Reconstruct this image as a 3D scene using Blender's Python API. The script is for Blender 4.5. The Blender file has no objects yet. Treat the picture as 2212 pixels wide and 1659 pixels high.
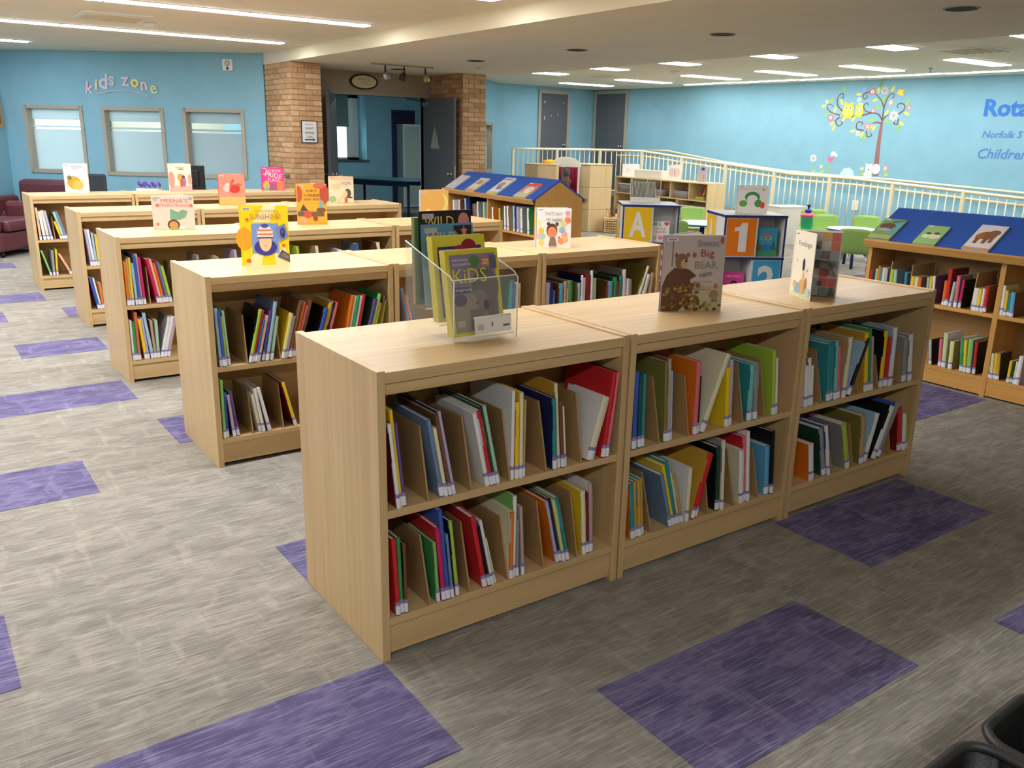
import bpy, bmesh, math, random
from mathutils import Vector, Matrix, Quaternion
EXPOSURE = 0.0
LAMP_W = 46.0
rnd = random.Random(7)
S = bpy.context.scene
C = S.collection

# ---------------------------------------------------------------- camera, world, exposure
CAM = Vector((-1.00776, -2.05822, 1.53857)); YAW, PITCH, ROLL, FPX = 0.6182, 0.2793, 0.0222, 1850.1
def cam_axes():
    f = Vector((math.sin(YAW)*math.cos(PITCH), math.cos(YAW)*math.cos(PITCH), -math.sin(PITCH)))
    r = Vector((math.cos(YAW), -math.sin(YAW), 0)); u = r.cross(f)
    c, s = math.cos(ROLL), math.sin(ROLL)
    return c*r+s*u, -s*r+c*u, f
_r, _u, _f = cam_axes()
cd = bpy.data.cameras.new('camera'); cam = bpy.data.objects.new('camera', cd); C.objects.link(cam)
cam.matrix_world = Matrix(((_r.x, _u.x, -_f.x, CAM.x), (_r.y, _u.y, -_f.y, CAM.y), (_r.z, _u.z, -_f.z, CAM.z), (0, 0, 0, 1)))
cd.sensor_fit = 'HORIZONTAL'; cd.sensor_width = 36.0; cd.lens = FPX/2212*36.0; cd.clip_start = .05; cd.clip_end = 100
S.camera = cam
w = bpy.data.worlds.new('world'); S.world = w; w.use_nodes = True
w.node_tree.nodes['Background'].inputs[0].default_value = (.82, .92, 1.0, 1); w.node_tree.nodes['Background'].inputs[1].default_value = 6.0
S.view_settings.view_transform = 'Standard'; S.view_settings.look = 'None'
S.view_settings.exposure = EXPOSURE; S.view_settings.gamma = 1.0; S.view_settings.use_curve_mapping = False
S.cycles.use_denoising = True
try: S.cycles.denoiser = 'OPENIMAGEDENOISE'
except Exception: pass
S.cycles.max_bounces = 7; S.cycles.diffuse_bounces = 4; S.cycles.glossy_bounces = 3; S.cycles.transmission_bounces = 6; S.cycles.transparent_max_bounces = 12
S.cycles.caustics_reflective = False; S.cycles.caustics_refractive = False; S.cycles.sample_clamp_indirect = 6.0

# ---------------------------------------------------------------- materials
def lin(c): return tuple(((v/255)/12.92 if v/255 <= .04045 else ((v/255+.055)/1.055)**2.4) for v in c)
PAL = dict(white=(236,236,232), cream=(232,224,190), paleyellow=(232,224,150), yellow=(240,205,40), ochre=(205,160,60), orange=(232,120,30), peach=(240,190,150),
 terracotta=(205,105,70), red=(205,40,45), darkred=(120,28,28), maroon=(130,35,55), pink=(232,110,125), magenta=(205,35,105), plum=(120,60,100), purple=(105,75,150),
 lilac=(190,180,205), navy=(32,38,85), darkblue=(28,45,110), blue=(60,95,180), skyblue=(100,175,215), lightblue=(165,200,220), greyblue=(115,140,170), lightteal=(130,195,190),
 teal=(50,145,150), darkteal=(20,85,85), mint=(170,210,180), palegreen=(200,215,150), lightgreen=(140,195,105), lime=(175,205,70), green=(60,150,80), darkgreen=(30,75,50),
 olive=(130,125,60), brown=(120,80,50), tan=(190,160,110), grey=(150,150,148), pinkgrey=(190,165,165), black=(22,22,24))
_mats = {}
def mat(name, rgb=None, rough=.5, metal=0, spec=.5, emit=None, estr=0, alpha=1, trans=0, ior=1.45, bump=0, bscale=200, coat=0):
    if name in _mats: return _mats[name]
    m = bpy.data.materials.new(name); m.use_nodes = True; nt = m.node_tree; b = nt.nodes['Principled BSDF']
    if rgb: b.inputs['Base Color'].default_value = (*lin(rgb), 1)
    b.inputs['Roughness'].default_value = rough; b.inputs['Metallic'].default_value = metal
    b.inputs['Specular IOR Level'].default_value = spec; b.inputs['IOR'].default_value = ior
    b.inputs['Transmission Weight'].default_value = trans; b.inputs['Alpha'].default_value = alpha
    b.inputs['Coat Weight'].default_value = coat
    if emit: b.inputs['Emission Color'].default_value = (*lin(emit), 1); b.inputs['Emission Strength'].default_value = estr
    if bump:
        n = nt.nodes.new('ShaderNodeTexNoise'); n.inputs['Scale'].default_value = bscale; n.inputs['Detail'].default_value = 3
        t = nt.nodes.new('ShaderNodeTexCoord'); nt.links.new(t.outputs['Object'], n.inputs['Vector'])
        bp = nt.nodes.new('ShaderNodeBump'); bp.inputs['Strength'].default_value = bump; bp.inputs['Distance'].default_value = .004
        nt.links.new(n.outputs['Fac'], bp.inputs['Height']); nt.links.new(bp.outputs['Normal'], b.inputs['Normal'])
    _mats[name] = m; return m
def pal(c): return mat('paint_'+c, PAL[c], .42)
def rgbm(c, rough=.45): return mat('paint_%d_%d_%d' % c, c, rough)

def noise_mix(name, cols, scales, rough=.6, stretch=(1,1,1), detail=4, bump=.0, fac=(.35,.65), coord='Object', spec=.5, second=None):
    """cols: two sRGB colours mixed by stretched noise; second=(rgb, scale vector, lo, hi) overlays a third"""
    if name in _mats: return _mats[name]
    m = bpy.data.materials.new(name); m.use_nodes = True; nt = m.node_tree; b = nt.nodes['Principled BSDF']
    N, L = nt.nodes.new, nt.links.new
    t = N('ShaderNodeTexCoord')
    def noise(sc, detail):
        mp = N('ShaderNodeMapping'); mp.inputs['Scale'].default_value = sc; L(t.outputs[coord], mp.inputs['Vector'])
        n = N('ShaderNodeTexNoise'); n.inputs['Scale'].default_value = 1; n.inputs['Detail'].default_value = detail; L(mp.outputs[0], n.inputs['Vector']); return n
    n1 = noise(stretch, detail)
    r = N('ShaderNodeValToRGB'); r.color_ramp.elements[0].position = fac[0]; r.color_ramp.elements[1].position = fac[1]
    r.color_ramp.elements[0].color = (*lin(cols[0]), 1); r.color_ramp.elements[1].color = (*lin(cols[1]), 1)
    L(n1.outputs['Fac'], r.inputs['Fac']); out = r.outputs[0]
    for s2 in (second or []):
        rgb, sc, lo, hi, amt = s2
        n2 = noise(sc, 3); mr = N('ShaderNodeMapRange'); mr.inputs['From Min'].default_value = lo; mr.inputs['From Max'].default_value = hi
        mr.inputs['To Max'].default_value = amt; L(n2.outputs['Fac'], mr.inputs['Value'])
        mx = N('ShaderNodeMix'); mx.data_type = 'RGBA'; L(mr.outputs[0], mx.inputs['Factor']); L(out, mx.inputs['A']); mx.inputs['B'].default_value = (*lin(rgb), 1); out = mx.outputs['Result']
    L(out, b.inputs['Base Color']); b.inputs['Roughness'].default_value = rough; b.inputs['Specular IOR Level'].default_value = spec
    if bump:
        bp = N('ShaderNodeBump'); bp.inputs['Strength'].default_value = bump; bp.inputs['Distance'].default_value = .003
        L(n1.outputs['Fac'], bp.inputs['Height']); L(bp.outputs['Normal'], b.inputs['Normal'])
    _mats[name] = m; return m
def wood(axis, kind='oak'):
    st = {'x': (1.2, 38, 38), 'y': (38, 1.2, 38), 'z': (38, 38, 1.2)}[axis]
    st2 = {'x': (.5, 9, 9), 'y': (9, .5, 9), 'z': (9, 9, .5)}[axis]
    a, b, c = {'oak': ((203,170,116), (217,187,136), (188,152,98)), 'honey': ((205,152,78), (216,166,92), (188,134,62)), 'birch': ((222,194,142), (230,206,158), (212,180,124)), 'interior': ((176,142,88), (188,154,100), (158,124,72)), 'divider': ((170,135,88), (182,146,98), (150,116,70))}[kind]
    return noise_mix('wood_%s_%s' % (kind, axis), (a, b), None, .38, st, 4, .03, (.3, .7), second=[(c, st2, .5, .75, .55)])

M_white = mat('white_laminate', (232,232,228), .4)
M_blackp = mat('black_plastic', (14,14,14), .4, bump=.25, bscale=350)
M_metal = mat('brushed_metal', (170,170,168), .35, 1)
M_chrome = mat('chrome', (200,200,200), .15, 1)
M_lime = mat('lime_plastic', (165,208,110), .4)
M_cream_metal = mat('cream_painted_metal', (236,226,190), .4)
M_wall = noise_mix('blue_wall_paint', ((132,182,200), (137,187,205)), None, .75, (3,3,3), 2)
M_ceil = noise_mix('ceiling_paint', ((240,230,208), (244,234,212)), None, .9, (2,2,2), 2)
M_beam = mat('beam_paint', (232,222,190), .85)
M_greydoor = mat('grey_door_paint', (92,97,102), .5)
M_frame = mat('taupe_frame_paint', (172,166,150), .55)
M_cornice = mat('header_paint', (176,164,142), .8)
M_base = mat('dark_grey_base', (84,88,92), .7)
M_brickm = mat('mortar', (190,164,128), .9)
M_bricks = [noise_mix('brick_face_%d' % i, (c, tuple(min(255, v+14) for v in c)), None, .9, (25,25,25), 4, .25) for i, c in enumerate([(200,160,116), (190,150,106), (208,170,128), (182,140,98)])]
M_page = noise_mix('page_edges', ((226,220,204), (240,236,224)), None, .8, (400, 6, 6), 2)
M_sticker = mat('label_white', (238,238,240), .5)
M_band = mat('label_purple_print', (150,140,185), .5)
M_lamp = mat('lamp_diffuser', (255,255,255), .5, emit=(247,248,255), estr=LAMP_W)
M_lamp2 = mat('lamp_diffuser_right', (255,255,255), .5, emit=(250,248,250), estr=LAMP_W*.62)
M_black = mat('matte_black', (16,16,17), .6)
M_blue = mat('blue_laminate', (48,92,178), .55)
M_navyedge = mat('navy_edge', (34,52,120), .5)
def glass(name, rgb, rough=.02, alpha=.2):
    if name in _mats: return _mats[name]
    m = bpy.data.materials.new(name); m.use_nodes = True; nt = m.node_tree; b = nt.nodes['Principled BSDF']; o = nt.nodes['Material Output']
    b.inputs['Base Color'].default_value = (*lin(rgb), 1); b.inputs['Roughness'].default_value = rough
    t = nt.nodes.new('ShaderNodeBsdfTransparent'); t.inputs[0].default_value = (*lin(rgb), 1)
    x = nt.nodes.new('ShaderNodeMixShader'); x.inputs[0].default_value = alpha
    nt.links.new(t.outputs[0], x.inputs[1]); nt.links.new(b.outputs[0], x.inputs[2]); nt.links.new(x.outputs[0], o.inputs[0])
    _mats[name] = m; return m
def frosted(name, rgb, tr=.5):
    m = bpy.data.materials.new(name); m.use_nodes = True; nt = m.node_tree; o = nt.nodes['Material Output']
    d = nt.nodes.new('ShaderNodeBsdfDiffuse'); d.inputs[0].default_value = (*lin(rgb), 1)
    t = nt.nodes.new('ShaderNodeBsdfTranslucent'); t.inputs[0].default_value = (*lin(rgb), 1)
    x = nt.nodes.new('ShaderNodeMixShader'); x.inputs[0].default_value = tr
    nt.links.new(d.outputs[0], x.inputs[1]); nt.links.new(t.outputs[0], x.inputs[2]); nt.links.new(x.outputs[0], o.inputs[0]); return m
M_acryl = glass('clear_acrylic', (252,253,252), .03, .05)
M_acryl_edge = glass('acrylic_edge', (250,252,246), .2, .75)
M_glass = glass('window_glass', (238,246,244), .02, .12)

def carpet(name, base, alt, fleck):
    if name in _mats: return _mats[name]
    m = bpy.data.materials.new(name); m.use_nodes = True; nt = m.node_tree; b = nt.nodes['Principled BSDF']; N, L = nt.nodes.new, nt.links.new
    t = N('ShaderNodeTexCoord')
    def noise(sc, det, rough=.5):
        mp = N('ShaderNodeMapping'); mp.inputs['Scale'].default_value = sc; L(t.outputs['Object'], mp.inputs['Vector'])
        n = N('ShaderNodeTexNoise'); n.inputs['Scale'].default_value = 1; n.inputs['Detail'].default_value = det; n.inputs['Roughness'].default_value = rough; L(mp.outputs[0], n.inputs['Vector']); return n.outputs['Fac']
    def ramp(v, a, b_, amt):
        mr = N('ShaderNodeMapRange'); mr.inputs['From Min'].default_value = a; mr.inputs['From Max'].default_value = b_; mr.inputs['To Max'].default_value = amt; L(v, mr.inputs['Value']); return mr.outputs[0]
    def mix(f, A, B):
        mx = N('ShaderNodeMix'); mx.data_type = 'RGBA'; L(f, mx.inputs['Factor'])
        if isinstance(A, tuple): mx.inputs['A'].default_value = (*lin(A), 1)
        else: L(A, mx.inputs['A'])
        mx.inputs['B'].default_value = (*lin(B), 1); return mx.outputs['Result']
    patch = noise((4, 9, 1), 2)
    col = mix(ramp(patch, .44, .60, .85), base, alt)
    vein = noise((2.6, 6.5, 1), 4, .6)       # worn paler streaks
    mv = N('ShaderNodeMath'); mv.operation = 'SUBTRACT'; L(vein, mv.inputs[0]); mv.inputs[1].default_value = .5
    ma = N('ShaderNodeMath'); ma.operation = 'ABSOLUTE'; L(mv.outputs[0], ma.inputs[0])
    mr = N('ShaderNodeMapRange'); mr.inputs['From Min'].default_value = .05; mr.inputs['From Max'].default_value = .0; mr.inputs['To Max'].default_value = .32; L(ma.outputs[0], mr.inputs['Value'])
    col = mix(mr.outputs[0], col, fleck)
    cross = noise((14, 3.2, 1), 3, .6); col = mix(ramp(cross, .58, .66, .30), col, fleck)
    st = noise((5, 150, 1), 3, .65)
    col = mix(ramp(st, .50, .70, .85), col, fleck)
    st2 = noise((8, 190, 3), 3, .7)
    dk = tuple(int(v*.70) for v in base)
    col = mix(ramp(st2, .50, .72, .85), col, dk)
    L(col, b.inputs['Base Color']); b.inputs['Roughness'].default_value = .95; b.inputs['Specular IOR Level'].default_value = .1
    bp = N('ShaderNodeBump'); bp.inputs['Strength'].default_value = .5; bp.inputs['Distance'].default_value = .004; L(st, bp.inputs['Height']); L(bp.outputs['Normal'], b.inputs['Normal'])
    _mats[name] = m; return m
M_carpet = carpet('grey_carpet', (146,141,131), (132,127,118), (186,180,165))
M_carpetp = carpet('purple_carpet', (104,96,134), (86,80,116), (158,152,182))

# ---------------------------------------------------------------- mesh helpers
class G:
    def __init__(s): s.v = []; s.f = []; s.m = []; s.sm = []; s.mats = []
    def mi(s, m):
        if m not in s.mats: s.mats.append(m)
        return s.mats.index(m)
    def face(s, pts, m, sm=False):
        k = len(s.v); s.v += [tuple(p) for p in pts]; s.f.append(tuple(range(k, k+len(pts)))); s.m.append(s.mi(m)); s.sm.append(sm)
    def box(s, x0, x1, y0, y1, z0, z1, m, tf=None):
        p = [Vector((x, y, z)) for z in (z0, z1) for y in (y0, y1) for x in (x0, x1)]
        if tf: p = [tf @ q for q in p]
        k = len(s.v); s.v += [tuple(q) for q in p]; i = s.mi(m)
        for f in ((0,2,3,1), (4,5,7,6), (0,1,5,4), (1,3,7,5), (3,2,6,7), (2,0,4,6)):
            s.f.append(tuple(k+a for a in f)); s.m.append(i); s.sm.append(False)
        return s
    def prism(s, poly, h, m, tf=None, side=None):
        """poly: list of (x,y) counter-clockwise; extruded from z=0 to z=h, then transformed"""
        n = len(poly); k = len(s.v); pts = [Vector((x, y, 0)) for x, y in poly]+[Vector((x, y, h)) for x, y in poly]
        if tf: pts = [tf @ q for q in pts]
        s.v += [tuple(q) for q in pts]; i = s.mi(m); j = s.mi(side or m)
        s.f.append(tuple(k+n-1-a for a in range(n))); s.m.append(i); s.sm.append(False)
        s.f.append(tuple(k+n+a for a in range(n))); s.m.append(i); s.sm.append(False)
        for a in range(n): s.f.append((k+a, k+(a+1) % n, k+n+(a+1) % n, k+n+a)); s.m.append(j); s.sm.append(n > 10)
        return s
    def tube(s, pts, r, m, n=8, caps=True, closed=False):
        pts = [Vector(p) for p in pts]; k = len(s.v); i = s.mi(m); N = len(pts)
        rs = r if isinstance(r, (list, tuple)) else [r]*N; up = None
        for a, p in enumerate(pts):
            if closed: d = pts[(a+1) % N]-pts[a-1]
            else: d = pts[min(a+1, N-1)]-pts[max(a-1, 0)]
            d.normalize()
            if up is None: up = Vector((0, 0, 1)) if abs(d.z) < .9 else Vector((1, 0, 0))
            x = d.cross(up); x.normalize(); y = x.cross(d); up = y
            for b in range(n):
                t = 2*math.pi*b/n; s.v.append(tuple(p+(x*math.cos(t)+y*math.sin(t))*rs[a]))
        for a in range(N if closed else N-1):
            a2 = (a+1) % N
            for b in range(n):
                s.f.append((k+a*n+b, k+a*n+(b+1) % n, k+a2*n+(b+1) % n, k+a2*n+b)); s.m.append(i); s.sm.append(True)
        if caps and not closed:
            s.f.append(tuple(k+n-1-b for b in range(n))); s.m.append(i); s.sm.append(False)
            s.f.append(tuple(k+(N-1)*n+b for b in range(n))); s.m.append(i); s.sm.append(False)
        return s
    def lathe(s, prof, m, n=20, tf=None):
        """prof: list of (r,z) bottom to top"""
        k = len(s.v); i = s.mi(m)
        for r, z in prof:
            for b in range(n):
                t = 2*math.pi*b/n; q = Vector((r*math.cos(t), r*math.sin(t), z)); s.v.append(tuple(tf @ q if tf else q))
        for a in range(len(prof)-1):
            for b in range(n):
                s.f.append((k+a*n+b, k+a*n+(b+1) % n, k+(a+1)*n+(b+1) % n, k+(a+1)*n+b)); s.m.append(i); s.sm.append(True)
        s.f.append(tuple(k+n-1-b for b in range(n))); s.m.append(i); s.sm.append(False)
        s.f.append(tuple(k+(len(prof)-1)*n+b for b in range(n))); s.m.append(i); s.sm.append(False)
        return s
    def grid(s, P, m, thick=0):
        """P: rows of points -> smooth sheet (two-sided shell when thick)"""
        R, K = len(P), len(P[0]); k = len(s.v); i = s.mi(m)
        for row in P:
            for p in row: s.v.append(tuple(p))
        for a in range(R-1):
            for b in range(K-1): s.f.append((k+a*K+b, k+a*K+b+1, k+(a+1)*K+b+1, k+(a+1)*K+b)); s.m.append(i); s.sm.append(True)
        return s
    def mesh(s, name):
        me = bpy.data.meshes.new(name); me.from_pydata(s.v, [], s.f)
        for m in s.mats: me.materials.append(m)
        me.polygons.foreach_set('material_index', s.m); me.polygons.foreach_set('use_smooth', s.sm); me.update(); return me
def tag(o, label=None, cat=None, group=None, kind=None):
    if label: o['label'] = label
    if cat: o['category'] = cat
    if group: o['group'] = group
    if kind: o['kind'] = kind
    return o
def put(name, g, parent=None, loc=None, rz=None, bev=0, mw=None, solid=0, weld=False, **kw):
    me = g.mesh(name) if isinstance(g, G) else g
    o = bpy.data.objects.new(name, me); C.objects.link(o)
    if parent: o.parent = parent
    if loc is not None: o.location = loc
    if rz is not None: o.rotation_euler = (0, 0, rz)
    if mw is not None: o.matrix_world = mw
    if solid:
        md = o.modifiers.new('solid', 'SOLIDIFY'); md.thickness = solid; md.offset = 0
    if bev:
        md = o.modifiers.new('bevel', 'BEVEL'); md.width = bev; md.segments = 2; md.limit_method = 'ANGLE'; md.angle_limit = .9
    return tag(o, **kw)
def root(name, loc, rz=0, label=None, cat=None, group=None, mw=None):
    o = bpy.data.objects.new(name, None); C.objects.link(o); o.location = loc; o.rotation_euler = (0, 0, rz); o.empty_display_size = .1
    if mw is not None: o.matrix_world = mw
    return tag(o, label, cat, group)
def T(x=0, y=0, z=0): return Matrix.Translation((x, y, z))
def Rz(a): return Matrix.Rotation(a, 4, 'Z')
def Rx(a): return Matrix.Rotation(a, 4, 'X')
def Ry(a): return Matrix.Rotation(a, 4, 'Y')
def rrect(w, h, r, n=4, cx=0, cy=0):
    out = []
    for sx, sy, a0 in ((1, 1, 0), (-1, 1, 90), (-1, -1, 180), (1, -1, 270)):
        for k in range(n+1):
            a = math.radians(a0+90*k/n); out.append((cx+sx*(w/2-r)+r*math.cos(a), cy+sy*(h/2-r)+r*math.sin(a)))
    return out
def ell(rx, ry, n=20, cx=0, cy=0, rot=0):
    c, s = math.cos(rot), math.sin(rot)
    return [(cx+rx*math.cos(2*math.pi*k/n)*c-ry*math.sin(2*math.pi*k/n)*s, cy+rx*math.cos(2*math.pi*k/n)*s+ry*math.sin(2*math.pi*k/n)*c) for k in range(n)]
def smooth(pts, n=6):
    out = []; P = [Vector(p) for p in pts]; Q = [P[0]*2-P[1]]+P+[P[-1]*2-P[-2]]
    for i in range(1, len(Q)-2):
        for k in range(n):
            t = k/n; a, b, c, d = Q[i-1:i+3]
            out.append(.5*((2*b)+(c-a)*t+(2*a-5*b+4*c-d)*t*t+(3*b-a-3*c+d)*t**3))
    out.append(P[-1]); return out
_txt = {}
def text_shape(s, depth=0, bold=0):
    key = (s, depth, bold)
    if key in _txt: return _txt[key]
    cu = bpy.data.curves.new('t', 'FONT'); cu.body = s; cu.extrude = depth; cu.resolution_u = 2; cu.offset = bold
    ob = bpy.data.objects.new('t', cu); C.objects.link(ob)
    dg = bpy.context.evaluated_depsgraph_get(); me = bpy.data.meshes.new_from_object(ob.evaluated_get(dg))
    V = [Vector(v.co) for v in me.vertices]; F = [tuple(p.vertices) for p in me.polygons]
    bpy.data.objects.remove(ob); bpy.data.curves.remove(cu); bpy.data.meshes.remove(me)
    x0 = min(v.x for v in V); x1 = max(v.x for v in V); y0 = min(v.y for v in V); y1 = max(v.y for v in V)
    _txt[key] = (V, F, x0, x1, y0, y1); return _txt[key]
def add_text(g, s, m, tf, width=None, height=None, depth=0, bold=0, shear=0):
    """text centred on the origin of tf's XY plane, fitted to width and/or height"""
    V, F, x0, x1, y0, y1 = text_shape(s, depth, bold)
    sx = (width/(x1-x0)) if width else None; sy = (height/(y1-y0)) if height else None
    sx = sx or sy; sy = sy or sx; k = len(g.v); i = g.mi(m)
    for v in V:
        yy = (v.y-(y0+y1)/2)*sy
        g.v.append(tuple(tf @ Vector(((v.x-(x0+x1)/2)*sx+shear*yy, yy, v.z))))
    for f in F: g.f.append(tuple(k+a for a in f)); g.m.append(i); g.sm.append(False)
def art(g, w, h, shapes, tf, lay0=.0006, step=.00022):
    """flat print on a w x h face; tf maps (x right, y up, z out)"""
    for li, sh in enumerate(shapes):
        z = lay0+step*min(li, 14); k = sh[0]; q = T(0, 0, z); m = rgbm(sh[-1])
        if k == 'e': g.face([tf @ q @ Vector((a*w, b*h, 0)) for a, b in ell(sh[3], sh[4], 18, sh[1], sh[2], 0)], m)
        elif k == 'r': g.face([tf @ q @ Vector((a*w, b*h, 0)) for a, b in ((sh[1], sh[2]), (sh[3], sh[2]), (sh[3], sh[4]), (sh[1], sh[4]))], m)
        elif k == 'p': g.face([tf @ q @ Vector((a*w, b*h, 0)) for a, b in sh[1]], m)
        elif k == 't': add_text(g, sh[1], m, tf @ q @ T(sh[2]*w, sh[3]*h, 0) @ Rz(math.radians(sh[6] if len(sh) > 7 else 0)), sh[4]*w, sh[5]*h)

# ---------------------------------------------------------------- floor, ceilings, walls
fl = put('floor', G().box(-9, 14.2, -6, 17, -.12, 0, M_carpet), kind='structure')
for x0, x1, y0 in [(-.914,0,-.457),(.457,1.371,-.914),(1.829,2.743,-.457),(-.914,0,3.2),(-1.371,-.457,1.829),(-.457,.1,4.572),(0,.914,2.286),(0,.914,.457),(-1.829,-.914,.457),(1.829,2.743,-1.371),
                   (3.658,4.5,.457),(-.914,0,6.858),(-1.371,-.4,5.944),(.05,.914,5.944),(-.914,0,9.144),(-1.371,-.457,-1.371),(7.3,8.2,2.286),(7.8,8.7,3.657),(-2.743,-1.829,1.372)]:
    put('carpet_tile', G().box(x0, x1, y0, y0+.457, 0, .0016, M_carpetp), fl)
put('ceiling', G().box(-9, 3.4, -6, 17, 2.59, 2.75, M_ceil).box(6.7, 14.2, -6, 17, 2.59, 2.75, M_ceil).box(3.4, 6.7, 10.37, 17, 2.59, 2.75, M_ceil), kind='structure')
g = G(); g.box(3.4, 6.7, -6, 10.37, 2.44, 2.75, M_ceil); g.box(3.385, 3.4, -6, 9.3, 2.44, 2.75, M_beam)
put('trim_1', g, kind='structure', label='cream painted ceiling beam with a lowered soffit behind it')
def wall(name, p0, p1, z1, th, m, holes=(), z0=0.):
    d = Vector((p1[0]-p0[0], p1[1]-p0[1], 0)); L = d.length; a = math.atan2(d.y, d.x); g = G()
    cuts = sorted({0, L, *[h[0] for h in holes], *[h[1] for h in holes]})
    for s0, s1 in zip(cuts, cuts[1:]):
        hs = sorted((h[2], h[3]) for h in holes if h[0] <= s0+1e-6 and h[1] >= s1-1e-6); z = z0
        for h0, h1 in hs:
            if h0 > z: g.box(s0, s1, 0, th, z, h0, m)
            z = h1
        if z < z1: g.box(s0, s1, 0, th, z, z1, m)
    o = put(name, g, loc=(p0[0], p0[1], 0), rz=a, kind='structure'); return o, a
KID = [(.27, 1.10, .94, 1.825), (1.44, 2.30, .93, 1.82), (2.64, 3.48, .92, 1.82)]
kw, kwa = wall('wall_kids_zone', (.430, 12.752), (3.39, 10.23), 2.59, .14, M_wall, [(a+.07, b+.07, c, d) for a, b, c, d in KID])
wall('wall_left', (-1.6, 10.372), (.430, 12.752), 2.59, .14, M_wall)
wall('wall_entrance', (3.84, 10.25), (6.12, 10.25), 2.45, .12, M_cornice, [(.56, 2.11, 0, 2.11)])
wall('wall_passage', (6.40, 10.23), (9.1, 12.87), 2.59, .14, M_wall, [(2.62, 3.25, .92, 1.80)])
wall('wall_back', (9.1, 12.87), (11.854, 13.154), 2.59, .14, M_wall)
tw, twa = wall('wall_tree', (11.854, 13.154), (13.47, -5.8), 2.59, .15, M_wall)
PLAIN = mat('plain_wall_paint', (205, 198, 180), .85)
wall('wall_far_left', (-9, -6), (-9, 17), 2.59, -.15, PLAIN)
wall('wall_left_back', (-9, 10.372), (-1.6, 10.372), 2.59, .14, M_wall)
wall('wall_rear', (14, -6), (-9, -6), 2.59, .15, PLAIN)
wall('wall_inner_left', (3.9, 17), (3.9, 10.38), 2.59, -.05, M_wall)
inn, ia = wall('wall_inner_back', (3.9, 15.5), (12.0, 15.5), 2.59, .45, M_wall, [(1.9, 3.58, 1.02, 2.36)])
wall('wall_inner_right', (12.0, 15.95), (12.0, 13.2), 2.59, .1, M_wall)
put('baseboard_tree', G().box(0, 19, -.012, 0, 0, .11, M_base), loc=(11.854, 13.154, 0), rz=twa, kind='structure')
put('baseboard_kids', G().box(0, 3.88, -.012, 0, 0, .1, M_base), loc=(.430, 12.752, 0), rz=kwa, kind='structure')

# windows of the blue wall: taupe frame, frosted films with clear strips between
M_frost = frosted('frosted_film', (222, 232, 236), .72)
for i, (a, b, c, d) in enumerate(KID):
    a += .07; b += .07
    wr = root('window_%d' % (i+1), (.430, 12.752, 0), kwa); tag(wr, kind='structure', label=['frosted window nearest the armchairs, with daylight behind', 'middle frosted window with a clear strip across', 'frosted window nearest the brick column'][i])
    g = G()
    for q in ((a-.03, a+.02, c-.03, d+.03), (b-.02, b+.03, c-.03, d+.03), (a, b, c-.03, c+.02), (a, b, d-.02, d+.03)): g.box(q[0], q[1], -.02, .15, q[2], q[3], M_frame)
    put('window_frame', g, wr)
    H = d-c; y = .10
    put('clear_pane', G().box(a+.02, b-.02, y+.008, y+.014, c+.02, d-.02, M_glass), wr)
    put('frosted_film', G().box(a+.02, b-.02, y, y+.006, c+.02, d-.34*H, M_frost), wr)
    put('frosted_film', G().box(a+.02, b-.02, y, y+.006, d-.19*H, d-.02, M_frost), wr)
    put('frosted_film', G().box(a+.02, b-.02, y, y+.006, d-.31*H, d-.28*H, M_frost), wr)
# room behind those windows
bk, ba = wall('wall_study', (2.3, 14.9), (4.2, 13.28), 2.59, .1, PLAIN, [])
wall('wall_study_left', (.53, 12.87), (2.3, 14.9), 2.59, .1, PLAIN, [(.2, 2.3, .4, 2.3)])
# passage window sliver
wr = tag(root('window_4', (6.40, 10.23, 0), math.atan2(2.64, 2.7)), kind='structure', label='narrow window beyond the right brick column')
g = G()
for q in ((2.60, 2.66, .90, 1.82), (3.21, 3.27, .90, 1.82), (2.6, 3.27, .90, .95), (2.6, 3.27, 1.77, 1.82)): g.box(q[0], q[1], -.02, .15, q[2], q[3], M_frame)
put('window_frame', g, wr); put('frosted_film', G().box(2.66, 3.21, .08, .086, .95, 1.45, M_frost), wr); put('clear_pane', G().box(2.66, 3.21, .09, .096, .95, 1.77, M_glass), wr)
# inner room window: shade, frame, sill
wr = tag(root('window_5', (3.9, 15.5, 0)), kind='structure', label='bright window with a lowered shade in the room beyond the door')
g = G()
for q in ((1.9, 1.98, 1.02, 2.36), (3.30, 3.58, 1.02, 2.36), (1.9, 3.58, 1.02, 1.06), (1.9, 3.58, 2.3, 2.36)): g.box(q[0], q[1], .40, .445, q[2], q[3], M_white)
put('window_frame', g, wr); put('roller_shade', G().box(1.95, 3.32, .32, .33, 1.70, 2.36, mat('shade_fabric', (120, 140, 136), .8)), wr)
put('window_sill', G().box(1.86, 3.62, -.05, .40, .985, 1.02, M_base), wr)
put('glass_pane', G().box(1.96, 3.36, .42, .426, 1.06, 2.3, M_glass), wr)

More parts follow.
